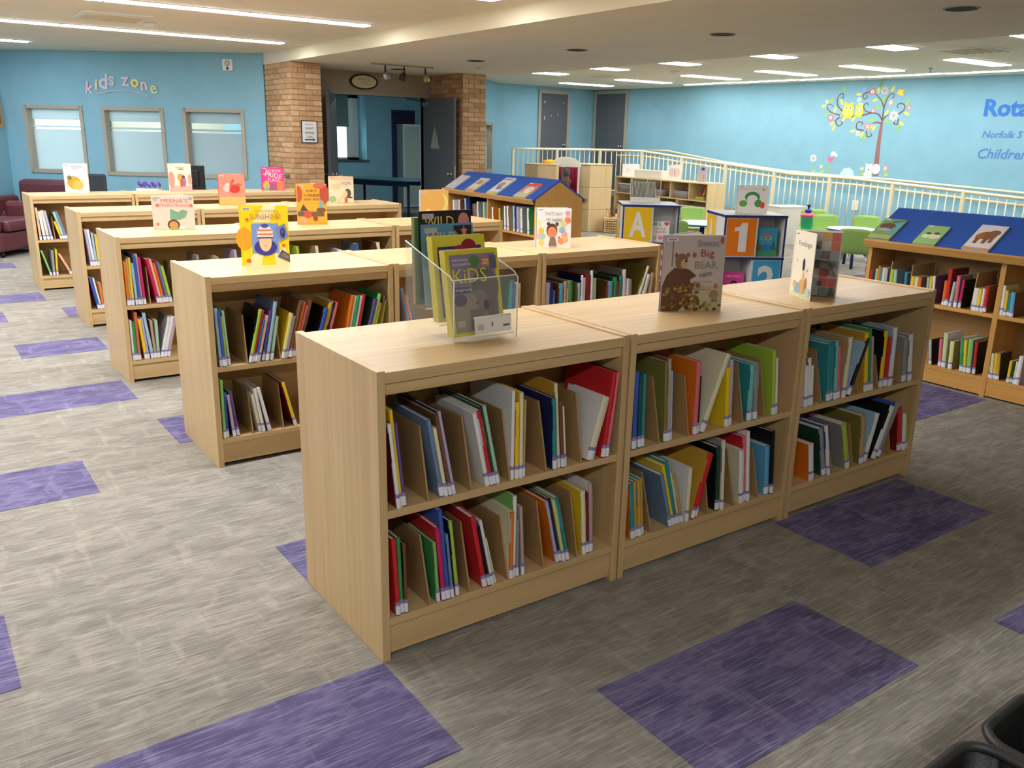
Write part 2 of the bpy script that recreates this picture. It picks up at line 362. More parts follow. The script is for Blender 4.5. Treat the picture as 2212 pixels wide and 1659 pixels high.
# ---------------------------------------------------------------- brick columns
def brick_column(x0, x1, y0, y1, label, sides):
    r = root('brick_column', ((x0+x1)/2, y0, 0), 0, label, 'column'); ox, oy = (x0+x1)/2, y0
    put('mortar_core', G().box(x0-ox+.008, x1-ox-.008, .008, y1-oy, 0, 2.59 if x0 < 4 else 2.44, M_brickm), r)
    cz = .06775; meshes = {}
    def brick(x, y, sx, sy, z):
        key = (round(sx, 3), round(sy, 3), rnd.randrange(4))
        if key not in meshes:
            b = G(); b.box(-key[0]/2, key[0]/2, -key[1]/2, key[1]/2, 0, .0565, M_bricks[key[2]]); meshes[key] = b.mesh('brick')
        o = bpy.data.objects.new('brick', meshes[key]); C.objects.link(o); o.parent = r; o.location = (x-ox, y-oy, z)
    W_ = x1-x0; Lb = .203; mj = .011; D = y1-y0
    for k in range(38 if x0 < 4 else 36):
        z = k*cz+.006; t = .022
        if z > (2.59 if x0 < 4 else 2.44)-.06: break
        cut = [0, Lb, 2*Lb, W_] if k % 2 else [0, Lb/2, 1.5*Lb, W_]
        cut = [c for c in cut if c < W_-.03]+[W_]
        for a, b in zip(cut, cut[1:]): brick(x0+(a+b)/2, y0+t/2-.003, b-a-mj, t, z)
        off = [0]+[(.5 if k % 2 else 1)*Lb+i*Lb for i in range(6)]
        off = [c for c in off if c < D-.04]+[D]
        for a, b in zip(off, off[1:]): brick(x0+t/2-.003, y0+(a+b)/2+(.012 if a == 0 else 0), t, b-a-mj-(.02 if a == 0 else 0), z)
    return r
brick_column(3.41, 3.84, 9.30, 10.24, 'tan brick column carrying the hearing clinic sign, left of the open doors', 'l')
brick_column(6.06, 6.47, 9.30, 10.37, 'tan brick column right of the open grey doors', 'l')
h = root('bracket_handle', (3.41, 9.54, .985), 0, 'small metal bracket on the side of the left brick column', 'bracket')
put('bracket_plate', G().box(-.012, 0, -.09, .09, -.02, .02, M_metal), h, bev=.003); put('bracket_bar', G().box(-.05, -.012, -.075, .075, -.012, .012, M_metal), h, bev=.004)

# ---------------------------------------------------------------- open double doors under the header
df = tag(root('door_1', (4.40, 10.25, 0)), kind='structure', label='taupe frame of the open double doorway')
g = G(); g.box(-.04, 0, -.02, .14, 0, 2.16, M_frame); g.box(1.55, 1.59, -.02, .14, 0, 2.16, M_frame); g.box(0, 1.55, -.02, .14, 2.11, 2.16, M_frame); put('door_frame', g, df)
def knob(parent, p, axis, m=M_chrome):
    a = Vector(axis); g = G(); p = Vector(p)
    q = a.to_track_quat('Z', 'Y').to_matrix().to_4x4()
    g.lathe([(.032, 0), (.032, .008), (.014, .012), (.012, .035), (.026, .045), (.03, .06), (.024, .072), (.006, .076)], m, 14, T(*p) @ q); return put('door_knob', g, parent)
dr = root('double_door_leaf', (5.955, 10.22, 0), math.radians(-90), 'grey open door leaf with a foil triangle, right of the doorway', 'door')
put('door_panel', G().box(0, .91, -.045, 0, .012, 2.10, M_greydoor), dr, bev=.003)
put('door_closer', G().box(.03, .21, -.09, -.046, 1.98, 2.05, M_metal), dr, bev=.006)
put('closer_arm', G().tube([(.1, -.06, 2.06), (.02, -.12, 2.07), (-.01, -.34, 2.09)], .008, M_black), dr)
knob(dr, (.84, -.046, 1.0), (0, -1, 0)); put('edge_plate', G().box(.911, .914, -.035, -.01, .9, 1.12, M_metal), dr)
put('foil_triangle', G().prism([(.22, 1.36), (.50, 1.36), (.36, 1.70)], .004, mat('silver_foil', (205, 205, 180), .25, .6), T(0, -.0455, 0) @ Rx(math.radians(90))), dr, label='crinkled silver foil triangle')
dl = root('double_door_leaf', (4.405, 10.22, 0), math.radians(-120), 'grey open door leaf seen edge on beside the left brick column', 'door')
put('door_panel', G().box(0, .91, 0, .045, .012, 2.10, M_greydoor), dl, bev=.003)
knob(dl, (.84, .046, 1.0), (0, 1, 0)); knob(dl, (.84, -.001, 1.0), (0, -1, 0))
# header sign, clinic sign
sg = root('oval_sign', (4.914, 10.245, 2.298), 0, 'oval cream sign with a dark rim above the doorway', 'sign')
put('sign_rim', G().prism(ell(.228, .112, 36), .02, mat('dark_brown', (40, 28, 20), .5), Rx(math.radians(90))), sg)
g = G(); g.prism(ell(.198, .090, 36), .024, mat('sign_cream', (236, 226, 178), .5), Rx(math.radians(90)))
put('sign_face', g, sg)
g = G(); MT = mat('sign_text_brown', (140, 122, 88), .6)
for s_, z, wd in (('Hazel B. Raio', .035, .19), ("Children's", 0, .10), ('Programming Room', -.035, .22)): add_text(g, s_, MT, T(0, -.0245, z) @ Rx(math.radians(90)), wd)
put('sign_lettering', g, sg, kind='stuff')
sg = root('clinic_sign', (3.64, 9.296, 1.563), 0, 'black framed white paper sign for the infant hearing clinic on brick', 'sign')
put('sign_frame', G().box(-.112, .112, -.014, 0, -.145, .145, M_black), sg, bev=.002); put('sign_paper', G().box(-.102, .102, -.016, -.0142, -.135, .135, M_white), sg)
g = G(); MT = mat('print_black', (40, 40, 48), .6); MP = mat('print_dark_purple', (52, 40, 72), .6)
for s_, z, hh, wd in (('Welcome to', .095, None, .12), ('INFANT', .045, .03, .105), ('HEARING', -.01, .03, .13), ('CLINIC', -.062, .03, .09)): add_text(g, s_, MT, T(0, -.0165, z) @ Rx(math.radians(90)), wd, hh, bold=.01 if hh else 0)
g.face([(-.07, -.0166, -.108), (.05, -.0166, -.108), (.05, -.0166, -.092), (-.07, -.0166, -.092)], MP); g.face([(.05, -.0166, -.118), (.082, -.0166, -.10), (.05, -.0166, -.082)], MP)
put('sign_lettering', g, sg, kind='stuff')

# ---------------------------------------------------------------- single doors at the back
def single_door(n, p0, ang, s0, s1, ztop, zb, label, knob_right=True, marks=False):
    r = tag(root('door_%d' % n, (*p0, 0), ang), kind='structure', label=label); g = G(); f = .07
    g.box(s0, s0+f, -.035, 0, zb, ztop+f, M_frame); g.box(s1-f, s1, -.035, 0, zb, ztop+f, M_frame); g.box(s0+f, s1-f, -.035, 0, ztop, ztop+f, M_frame)
    put('door_frame', g, r, bev=.004); put('door_panel', G().box(s0+f, s1-f, -.022, 0, zb, ztop, M_greydoor), r)
    knob(r, (s1-f-.09, -.022, 1.42), (0, -1, 0))
    if marks:
        for x, z, a, b in ((s0+.17, 1.93, .02, .07), (s0+.36, 2.0, .02, .02), (s0+.55, 2.03, .02, .02), (s0+.16, 2.27, .03, .03), (s1-.2, 2.27, .02, .02)): put('tape_mark', G().box(x, x+a, -.024, -.022, z, z+b, M_white), r)
ab = math.atan2(.284, 2.754)
single_door(2, (9.1, 12.87), ab, 1.10, 2.01, 2.455, .45, 'grey door with tape marks on the back wall', marks=True)
single_door(3, (11.854, 13.154), twa, .04, 1.04, 2.50, .45, 'grey door on the tree mural wall in the corner')

# ---------------------------------------------------------------- ramp, platform and its railing
M_ramp = noise_mix('ramp_carpet', ((120, 116, 112), (132, 128, 122)), None, .95, (30,30,30), 3)
RP = [(8.75, 11.8), (10.55, 11.8), (10.85, 11.72), (11.05, 11.5), (11.1, 11.2), (11.1, 10.75), (11.15, 7.2), (11.2, 6.1), (11.3, 3.4)]   # railing line
def rz_at(y): # ramp floor height
    P = [(20, .45), (10.75, .45), (7.2, .17), (6.1, .15), (3.4, .0), (-20, 0)]
    for (ya, za), (yb, zb) in zip(P, P[1:]):
        if ya >= y >= yb: return za+(zb-za)*(ya-y)/(ya-yb)
g = G()
g.prism([(8.75, 11.8), (10.55, 11.8), (10.85, 11.72), (11.05, 11.5), (11.1, 11.2), (11.1, 10.75), (12.05, 10.75), (11.84, 13.14), (9.12, 12.85), (8.75, 12.5)], .45, M_ramp, None, M_base)
put('platform', g, kind='structure')
g = G(); prof = [(10.75, .45), (7.2, .17), (6.1, .15), (3.4, .004)]
xl = {10.75: 11.1, 7.2: 11.15, 6.1: 11.2, 3.4: 11.3}; xr = {10.75: 12.05, 7.2: 12.35, 6.1: 12.45, 3.4: 12.67}
for (ya, za), (yb, zb) in zip(prof, prof[1:]):
    g.face([(xl[ya], ya, za), (xl[yb], yb, zb), (xr[yb], yb, zb), (xr[ya], ya, za)], M_ramp); g.face([(xl[ya], ya, 0), (xl[yb], yb, 0), (xl[yb], yb, zb), (xl[ya], ya, za)], M_base)
put('ramp', g, kind='structure')
RL = root('ramp_railing', (11.1, 9, 0), 0, 'cream metal ramp railing with thin balusters below the tree mural', 'railing')
def rail_pts(dx, dz):
    out = []; P = [Vector((x, y, 0)) for x, y in RP]
    for a, b in zip(P, P[1:]):
        n = max(1, int((b-a).length/.45))
        for k in range(n): q = a.lerp(b, k/n); out.append(q)
    out.append(P[-1]); return [Vector((p.x+dx-11.1, p.y-9, rz_at(p.y)+dz)) for p in out]
put('top_rail', G().tube(rail_pts(0, .90), .024, M_cream_metal, 8), RL); put('bottom_rail', G().tube(rail_pts(0, .10), .016, M_cream_metal, 6), RL)
hr = rail_pts(.09, .80); put('handrail', G().tube([p for p in hr if p.x > -.12], .021, M_cream_metal, 8), RL)
# balusters and posts along the line
P = [Vector((x, y, 0)) for x, y in RP]; acc = 0; nb = 0; bm_ = {}; nxt = 0
total = 0; segs = []
for a, b in zip(P, P[1:]): segs.append((total, a, b)); total += (b-a).length
def on_line(s):
    for t0, a, b in segs[::-1]:
        if s >= t0: return a+(b-a).normalized()*(s-t0)
s_ = 0; k = 0
bal = G().tube([(0, 0, .10), (0, 0, .88)], .009, M_cream_metal, 6).mesh('baluster'); pst = G().box(-.024, .024, -.024, .024, 0, .89, M_cream_metal).mesh('post')
while s_ < total:
    p = on_line(s_); post = k % 9 == 0
    o = bpy.data.objects.new('post' if post else 'baluster', pst if post else bal); C.objects.link(o); o.parent = RL; o.location = (p.x-11.1, p.y-9, rz_at(p.y)); s_ += .118; k += 1
WR = root('wall_handrail', (12.1, 9, 0), 0, 'cream handrail fixed to the tree mural wall above the ramp', 'handrail')
def wx(y): return 11.854+.0852*(13.154-y)-.09
pts = [(wx(y)-12.1, y-9, z) for y, z in [(11.6, 1.36), (10.9, 1.36), (9.5, 1.19), (8.16, 1.075), (7.2, 1.04), (6.2, 1.02), (4.9, .96), (3.6, .90), (2.8, .88)]]
put('rail_tube', G().tube(pts, .02, M_cream_metal, 8), WR)
for y, z in [(11.2, 1.32), (9.6, 1.16), (8.2, 1.04), (6.6, .99), (5.0, .93), (3.6, .87)]: put('wall_bracket', G().tube([(wx(y)+.085-12.1, y-9, z-.03), (wx(y)-12.1, y-9, z-.02), (wx(y)-12.1, y-9, z+.02)], .008, M_cream_metal, 6), WR)

BOOKS = """A1u|0.0650 -0.100 0.0120 0.266 white darkred|0.0772 -0.100 0.0110 0.305 yellow yellow|0.0880 -0.100 0.0090 0.264 purple purple|D 0.164 0.052 0.223|0.2140 -0.176 0.0130 0.255 greyblue greyblue|0.2280 -0.179 0.0120 0.228 cream cream|0.2410 -0.184 0.0100 0.272 brown brown|0.2550 -0.194 0.0110 0.279 lilac navy|D 0.316 0.058 0.223|0.3780 -0.210 0.0140 0.252 white white|0.3914 -0.210 0.0110 0.259 red white|0.4027 -0.210 0.0100 0.270 darkgreen darkgreen|0.4160 -0.214 0.0130 0.273 mint darkgreen|D 0.461 0.052 0.223|0.4720 -0.004 0.0120 0.296 white white|0.4880 -0.014 0.0140 0.258 yellow orange|0.5040 -0.017 0.0130 0.287 cream yellow|0.5151 -0.003 0.0080 0.260 tan tan|D 0.607 0.055 0.228|0.6410 -0.058 0.0140 0.249 teal navy|0.6630 -0.086 0.0110 0.296 cream ochre|0.6760 -0.090 0.0120 0.236 brown brown|0.6900 -0.096 0.0120 0.211 white white|D 0.754 0.043 0.236|0.7900 0.274 0.0290 0.223 cream white|0.8500 0.110 0.0170 0.301 red red|0.8658 0.110 0.0130 0.299 pink black
A1l|0.0580 -0.050 0.0140 0.256 red red|0.0730 -0.038 0.0130 0.254 green darkgreen|0.0860 -0.026 0.0100 0.233 brown black|D 0.167 0.061 0.215|0.1990 -0.071 0.0110 0.208 lightgreen green|0.2190 -0.097 0.0150 0.256 magenta red|0.2340 -0.098 0.0130 0.312 blue blue|0.2490 -0.105 0.0100 0.226 greyblue navy|0.2700 -0.107 0.0120 0.265 lime navy|D 0.313 0.058 0.218|0.3710 -0.193 0.0160 0.263 red red|0.3890 -0.208 0.0110 0.225 black black|0.4020 -0.213 0.0110 0.243 white lilac|0.4150 -0.231 0.0070 0.173 cream cream|D 0.462 0.054 0.205|0.4721 0.000 0.0130 0.240 orange cream|0.4870 -0.005 0.0130 0.290 white lightgreen|0.5000 -0.012 0.0090 0.205 grey grey|0.5210 -0.062 0.0110 0.252 pinkgrey pinkgrey|D 0.609 0.052 0.227|0.6730 -0.235 0.0120 0.244 lilac orange|0.6850 -0.235 0.0100 0.253 navy navy|0.6975 -0.235 0.0130 0.245 palegreen yellow|0.7140 -0.247 0.0120 0.254 teal lightteal|D 0.755 0.048 0.232|0.7910 -0.086 0.0190 0.243 cream yellow|0.8066 -0.068 0.0110 0.232 darkred brown|0.8220 -0.069 0.0150 0.263 pinkgrey white
A2u|0.0500 -0.026 0.0200 0.286 blue blue|0.0780 -0.044 0.0160 0.273 darkteal darkteal|0.0940 -0.038 0.0140 0.269 teal teal|D 0.172 0.058 0.237|0.2020 -0.077 0.0160 0.304 olive olive|0.2177 -0.077 0.0140 0.313 pinkgrey brown|0.2313 -0.077 0.0120 0.265 lightblue white|D 0.321 0.042 0.223|0.3530 -0.039 0.0200 0.284 pink orange|0.3701 -0.039 0.0130 0.223 black black|0.3906 0.373 0.0250 0.308 cream cream|0.5260 -0.078 0.0230 0.236 yellow yellow|0.5473 -0.078 0.0180 0.267 lilac lightblue|D 0.624 0.064 0.225|0.6620 -0.042 0.0250 0.229 lightteal teal|0.6950 -0.079 0.0220 0.230 grey mint|D 0.754 0.047 0.225|0.8050 -0.131 0.0200 0.273 lime lime|0.8248 -0.127 0.0180 0.238 white red
A2l|0.0690 -0.121 0.0190 0.223 teal orange|0.0877 -0.111 0.0170 0.225 ochre teal|0.1049 -0.111 0.0160 0.227 ochre teal|0.1216 -0.111 0.0160 0.230 ochre teal|D 0.162 0.067 0.218|0.2610 -0.295 0.0170 0.234 greyblue greyblue|0.2784 -0.295 0.0150 0.269 yellow yellow|0.2947 -0.295 0.0150 0.283 teal teal|0.3096 -0.295 0.0120 0.224 cream green|0.3233 -0.295 0.0130 0.220 tan cream|0.3500 -0.008 0.0180 0.218 cream white|0.3810 0.261 0.0170 0.266 red ochre|0.3997 0.261 0.0180 0.257 red red|D 0.468 0.031 0.150|0.5270 -0.091 0.0210 0.269 darkgreen black|0.5467 -0.091 0.0170 0.296 cream grey|D 0.616 0.056 0.216|0.6630 -0.129 0.0260 0.232 white cream|0.6853 -0.129 0.0170 0.287 pink red|0.7030 -0.129 0.0170 0.307 white white|D 0.766 0.051 0.200|0.8240 -0.106 0.0270 0.216 skyblue skyblue|0.8467 -0.106 0.0170 0.280 black black
A3u|0.0690 -0.134 0.0250 0.179 white white|0.0919 -0.134 0.0190 0.210 white navy|0.1118 -0.134 0.0190 0.174 white lilac|D 0.172 0.062 0.216|0.2200 -0.143 0.0260 0.255 teal teal|0.2439 -0.143 0.0200 0.260 teal lightteal|0.2643 -0.143 0.0190 0.265 lightteal teal|0.2880 -0.157 0.0200 0.241 pink pink|0.3280 -0.008 0.0260 0.267 cream tan|0.3545 0.380 0.0240 0.263 black lightblue|D 0.436 0.040 0.161|0.4910 -0.191 0.0250 0.278 yellow ochre|0.5135 -0.191 0.0180 0.295 green green|0.5320 -0.191 0.0170 0.254 pinkgrey pinkgrey|D 0.587 0.037 0.150|0.6120 -0.059 0.0250 0.264 yellow black|0.6410 -0.062 0.0250 0.231 red red|0.6810 -0.078 0.0300 0.272 white lightblue|D 0.756 0.023 0.150|0.7970 -0.143 0.0310 0.218 grey grey|0.8390 -0.195 0.0280 0.228 white grey
A3l|0.1660 -0.187 0.0290 0.174 white orange|0.2640 -0.278 0.0260 0.235 grey darkgreen|0.2885 -0.264 0.0200 0.245 white blue|D 0.317 0.050 0.199|0.4270 -0.328 0.0310 0.234 lime grey|D 0.472 0.045 0.194|0.5360 -0.153 0.0320 0.240 tan olive|0.5677 0.246 0.0290 0.231 white lightblue|0.6270 0.400 0.0330 0.259 white black|0.6670 0.420 0.0340 0.266 grey blue|D 0.765 0.025 0.150|0.8500 -0.236 0.0350 0.224 red darkred|0.8804 -0.219 0.0230 0.193 white grey|0.9050 -0.230 0.0200 0.177 lime lime
B1u|0.0480 -0.033 0.0130 0.273 lightblue lightblue|0.0610 -0.036 0.0100 0.264 blue blue|0.0711 -0.036 0.0090 0.235 lime lime|0.0860 -0.054 0.0110 0.260 mint mint|D 0.169 0.034 0.228|0.1820 0.251 0.0160 0.259 lime black|0.1965 0.251 0.0110 0.253 red orange|0.2084 0.251 0.0110 0.207 blue orange|0.2220 0.251 0.0140 0.224 cream cream|0.2450 0.213 0.0130 0.245 purple purple|0.2630 0.203 0.0160 0.285 lightblue greyblue|0.2850 0.187 0.0140 0.212 mint white|D 0.329 0.032 0.159|0.3419 0.239 0.0180 0.224 paleyellow yellow|0.3590 0.256 0.0140 0.207 lilac grey|0.3751 0.258 0.0160 0.283 brown brown|0.3902 0.272 0.0120 0.275 orange orange|0.4028 0.296 0.0110 0.257 pink pink|0.4164 0.296 0.0140 0.282 brown pinkgrey|0.5030 0.301 0.0220 0.235 blue black|0.5250 0.297 0.0170 0.260 ochre ochre|0.5420 0.293 0.0120 0.263 black white|0.5560 0.291 0.0130 0.260 pink white|0.6600 0.213 0.0180 0.283 orange orange|0.6754 0.215 0.0110 0.279 white white|0.6883 0.215 0.0130 0.283 green green|0.7030 0.216 0.0130 0.277 white green|0.7210 0.205 0.0150 0.282 red pink|0.7720 0.270 0.0210 0.256 purple darkgreen|0.7930 0.262 0.0160 0.281 lightgreen green|0.8110 0.256 0.0160 0.232 yellow lime|0.8300 0.233 0.0100 0.268 brown brown|0.8480 0.209 0.0130 0.242 lime yellow
B1l|0.0391 0.000 0.0130 0.287 lightgreen lightgreen|0.0530 -0.001 0.0130 0.223 blue blue|0.0840 -0.085 0.0130 0.209 pinkgrey purple|0.1040 -0.115 0.0130 0.226 purple green|D 0.174 0.048 0.212|0.2120 -0.141 0.0140 0.197 cream white|0.2280 -0.147 0.0140 0.222 white white|0.2560 -0.200 0.0160 0.228 white grey|D 0.326 0.049 0.219|0.3900 -0.235 0.0150 0.237 yellow darkred
B2u|0.1040 -0.216 0.0160 0.295 greyblue lilac|0.1230 -0.228 0.0140 0.257 orange orange|0.1430 -0.249 0.0140 0.232 blue white|0.5700 0.102 0.0180 0.205 red red|0.5940 0.195 0.0160 0.178 white white|0.7340 0.019 0.0160 0.281 teal teal|0.7506 0.022 0.0160 0.261 blue lightblue|0.7690 0.017 0.0170 0.265 white white|0.7890 0.007 0.0160 0.261 tan brown
B3u|0.0466 0.002 0.0280 0.247 lilac lilac|0.0717 0.002 0.0210 0.248 navy black|0.0918 0.002 0.0180 0.200 blue darkblue|0.1490 -0.005 0.0310 0.235 skyblue brown|0.1770 -0.009 0.0210 0.247 tan brown|0.1980 -0.017 0.0140 0.201 cream tan|0.2166 -0.007 0.0220 0.246 green mint|0.2870 -0.010 0.0210 0.227 lightblue olive|0.3051 -0.010 0.0140 0.273 white navy|0.3260 -0.014 0.0220 0.255 white lilac|0.3560 -0.008 0.0290 0.272 maroon red|0.3850 -0.025 0.0180 0.295 white grey|0.4140 -0.032 0.0230 0.246 mint white|0.5300 -0.001 0.0340 0.220 skyblue brown|0.5680 -0.009 0.0270 0.243 green darkgreen|0.5950 -0.020 0.0190 0.215 red white|0.6180 -0.012 0.0230 0.245 teal black|0.6530 -0.037 0.0270 0.283 white grey|0.6800 -0.008 0.0200 0.223 lilac white|0.7040 -0.028 0.0160 0.219 tan tan|0.7430 0.340 0.0200 0.307 cream olive|0.7830 0.293 0.0320 0.245 white grey|0.8550 0.124 0.0250 0.248 tan pinkgrey
C1u|0.0396 0.000 0.0140 0.273 orange orange|0.0542 0.000 0.0140 0.286 tan olive|0.0683 0.000 0.0130 0.294 yellow yellow|0.0920 -0.033 0.0160 0.260 lightblue lilac|0.1076 -0.033 0.0140 0.301 blue blue|0.1220 -0.034 0.0130 0.313 pinkgrey white|0.1362 -0.034 0.0140 0.293 magenta magenta|D 0.168 0.029 0.229|0.2180 -0.164 0.0170 0.282 magenta red|0.2350 -0.166 0.0140 0.282 peach peach|0.2499 -0.166 0.0140 0.254 orange orange|0.2632 -0.166 0.0110 0.270 plum plum|0.2765 -0.166 0.0140 0.259 greyblue greyblue|0.2929 -0.166 0.0170 0.235 lime lime|D 0.331 0.014 0.234|0.4870 -0.036 0.0170 0.286 grey grey|0.6180 -0.062 0.0150 0.270 tan cream|0.7340 -0.053 0.0180 0.308 lilac lilac
C1l|0.0391 0.000 0.0130 0.258 white white|0.0547 0.000 0.0170 0.242 green green|0.0723 0.000 0.0170 0.305 terracotta terracotta|0.1110 -0.081 0.0170 0.262 yellow ochre|0.1272 -0.081 0.0140 0.269 lilac grey|0.1510 -0.105 0.0190 0.299 lightblue black|0.1700 -0.047 0.0170 0.245 tan brown|0.1876 0.009 0.0170 0.242 mint white|0.2070 0.249 0.0200 0.263 white grey|0.2267 0.249 0.0170 0.263 white white|0.2470 0.240 0.0170 0.257 pinkgrey white
C2u|0.2210 -0.081 0.0200 0.308 lime lime|0.3640 -0.103 0.0210 0.305 cream tan|0.5350 -0.132 0.0290 0.271 white lilac|0.6690 -0.113 0.0250 0.306 blue greyblue|0.8350 -0.110 0.0260 0.307 cream brown
D1u|0.0670 -0.071 0.0160 0.288 lilac lilac|0.0870 -0.081 0.0170 0.288 white purple|0.1046 -0.052 0.0170 0.261 lightblue grey|0.1208 -0.020 0.0140 0.245 yellow cream
D1l|0.0850 -0.168 0.0170 0.262 blue purple|0.1008 -0.144 0.0130 0.252 white cream|0.1165 -0.030 0.0170 0.209 orange peach
E1u|0.0530 -0.034 0.0200 0.310 peach brown|0.0890 -0.082 0.0240 0.275 white white|0.1210 -0.108 0.0240 0.283 cream grey|0.1490 -0.127 0.0200 0.279 lilac lilac|D 0.177 0.058 0.212|0.2340 -0.248 0.0210 0.175 yellow orange|0.2559 -0.248 0.0200 0.265 mint green|0.2778 -0.248 0.0210 0.272 greyblue blue
E1l|0.1050 -0.252 0.0170 0.255 lightgreen green|0.1300 0.028 0.0200 0.242 grey lilac|0.1580 0.050 0.0170 0.254 yellow lime|0.2830 -0.416 0.0210 0.222 peach orange
Ru|0.0386 0.000 0.0180 0.164 red pink|0.0573 0.000 0.0180 0.164 darkgreen darkgreen|0.0759 0.000 0.0180 0.176 mint white|0.0945 0.000 0.0180 0.199 orange orange|0.1131 0.000 0.0180 0.192 teal teal|0.1318 0.000 0.0180 0.191 cream cream|0.1519 0.000 0.0210 0.191 lilac grey|D 0.179 0.013 0.240|0.2030 -0.053 0.0210 0.188 lime lime|0.2280 -0.070 0.0210 0.188 mint greyblue|0.3070 -0.064 0.0200 0.180 teal white|0.3270 -0.077 0.0140 0.179 navy grey|D 0.338 0.000 0.236|0.3536 0.000 0.0240 0.161 yellow white|0.3780 -0.001 0.0230 0.161 cream cream|0.4010 -0.007 0.0200 0.159 orange brown|0.4670 -0.049 0.0160 0.171 lightblue white|0.4860 -0.035 0.0170 0.180 yellow yellow|0.5090 -0.058 0.0160 0.183 white purple|0.5790 -0.009 0.0190 0.163 orange orange|0.6010 -0.010 0.0220 0.242 red maroon|0.6300 0.058 0.0180 0.163 mint white|0.6640 -0.022 0.0210 0.208 pink pinkgrey|0.6910 0.017 0.0160 0.183 magenta black|D 0.764 0.025 0.239|0.7766 0.000 0.0180 0.146 white white|0.7952 0.000 0.0180 0.146 cream yellow|0.8138 0.000 0.0180 0.146 yellow white|0.8320 0.000 0.0170 0.149 white grey|0.8530 -0.013 0.0200 0.170 red brown|0.9370 -0.044 0.0230 0.140 white white|0.9591 -0.044 0.0200 0.188 white cream|0.9790 -0.049 0.0170 0.159 yellow yellow|0.9966 -0.039 0.0170 0.145 teal lightblue|1.0190 -0.052 0.0220 0.154 skyblue brown
Rl|0.5600 -0.145 0.0160 0.167 lightblue black|0.6240 -0.093 0.0200 0.187 pink brown|0.6530 -0.069 0.0260 0.234 palegreen white|0.6940 -0.046 0.0260 0.187 paleyellow olive|0.7720 -0.098 0.0220 0.225 green white|0.7940 -0.104 0.0180 0.214 yellow yellow|0.8180 -0.072 0.0280 0.223 lightgreen mint|0.8520 -0.058 0.0180 0.212 red black|0.9500 -0.083 0.0180 0.163 palegreen cream|0.9682 -0.083 0.0170 0.163 cream cream|0.9859 -0.083 0.0170 0.167 yellow white|1.0050 -0.087 0.0180 0.168 ochre black|1.0710 0.003 0.0170 0.140 yellow yellow|1.0871 0.033 0.0140 0.140 darkgreen olive|1.1050 0.009 0.0140 0.140 cream cream|1.1251 0.009 0.0250 0.181 white lilac
Mu|0.1930 -0.113 0.0350 0.243 white white|0.3460 -0.107 0.0350 0.253 cream brown|0.5090 -0.102 0.0350 0.281 lightblue blue|0.6070 -0.057 0.0350 0.304 black black|0.7150 -0.069 0.0350 0.235 purple tan|0.8220 -0.067 0.0350 0.265 white grey|0.9840 -0.069 0.0350 0.271 mint lightteal|1.1970 -0.078 0.0350 0.228 white orange|1.3500 -0.083 0.0350 0.229 lime olive|D 1.371 0.054 0.270|1.4670 -0.078 0.0350 0.259 white grey|1.5400 -0.077 0.0350 0.270 white tan|1.6740 -0.078 0.0350 0.280 lightblue blue|1.7550 -0.081 0.0350 0.276 pinkgrey white|1.8350 -0.085 0.0350 0.262 white grey|1.9820 -0.087 0.0350 0.278 white green"""
# ---------------------------------------------------------------- bookcases
W_U, D_U, H_U, PT = .947, .594, .9144, .026
ROWS = {'A': (0, 0, 'nearest row'), 'B': (.0667, 1.8368, 'second row'), 'C': (.0331, 3.5626, 'third row'), 'D': (.1198, 5.4116, 'fourth row'), 'E': (.0279, 7.3975, 'farthest row')}
POS = ['left end', 'middle', 'right end']
def bookcase_meshes(k='oak'):
    wx_, wz_, wi, wxi = wood('x', k), wood('z', k), wood('x', 'interior'), wood('x', k)
    w0 = W_U-.008
    m = {}
    m['side_panel'] = [G().box(0, PT, 0, D_U, 0, H_U, wz_), G().box(w0-PT, w0, 0, D_U, 0, H_U, wz_)]
    m['top_board'] = [G().box(PT, w0-PT, .002, D_U-.002, H_U-.038, H_U-.006, wx_)]
    m['top_rail'] = [G().box(PT, w0-PT, .014, .036, H_U-.075, H_U-.0385, wx_), G().box(PT, w0-PT, D_U-.036, D_U-.014, H_U-.075, H_U-.0385, wx_)]
    m['back_panel'] = [G().box(PT, w0-PT, D_U/2-.006, D_U/2+.006, .10, H_U-.0385, wi)]
    m['shelf'] = [G().box(PT, w0-PT, .004, D_U-.004, .466, .491, wx_), G().box(PT, w0-PT, .002, D_U-.002, .116, .141, wx_)]
    m['kick_board'] = [G().box(PT, w0-PT, .012, .03, .018, .1155, wx_), G().box(PT, w0-PT, D_U-.03, D_U-.012, .018, .1155, wx_)]
    m['plinth'] = [G().box(PT, w0-PT, .05, D_U-.05, 0, .017, M_black)]
    return {a: [g.mesh(a) for g in b] for a, b in m.items()}
BM = bookcase_meshes()
CASES = {}
DIVG = {}
def divider(parent, u, z, v, h, depth):
    key = (round(v, 2), round(h, 2))
    if key not in DIVG:
        g = G(); dd = depth-.012
        g.prism([(.006, 0), (dd, 0), (dd, h), (v+.006, h)], .006, wood('z', 'divider'), Matrix(((0, 0, 1, -.003), (1, 0, 0, 0), (0, 1, 0, 0), (0, 0, 0, 1))))
        DIVG[key] = g.mesh('divider')
    o = bpy.data.objects.new('divider', DIVG[key]); C.objects.link(o); o.parent = parent; o.location = (u, 0, z+.0005)
for r, (x, y, rn) in ROWS.items():
    for k in range(3):
        c = root('bookcase', (x+k*W_U, y, 0), 0, 'low double-sided oak bookcase at the %s of the %s' % (POS[k], rn), 'bookcase', 'low bookcases in five parallel rows')
        for nm, ms in BM.items():
            for me in ms: put(nm, me, c, bev=.0018 if r in 'AB' and nm != 'plinth' else 0)
        CASES[r+str(k+1)] = (c, Matrix.Translation((x+k*W_U, y, 0)), D_U/2-.008, '%s %s bookcase' % (rn, POS[k].split()[0]))

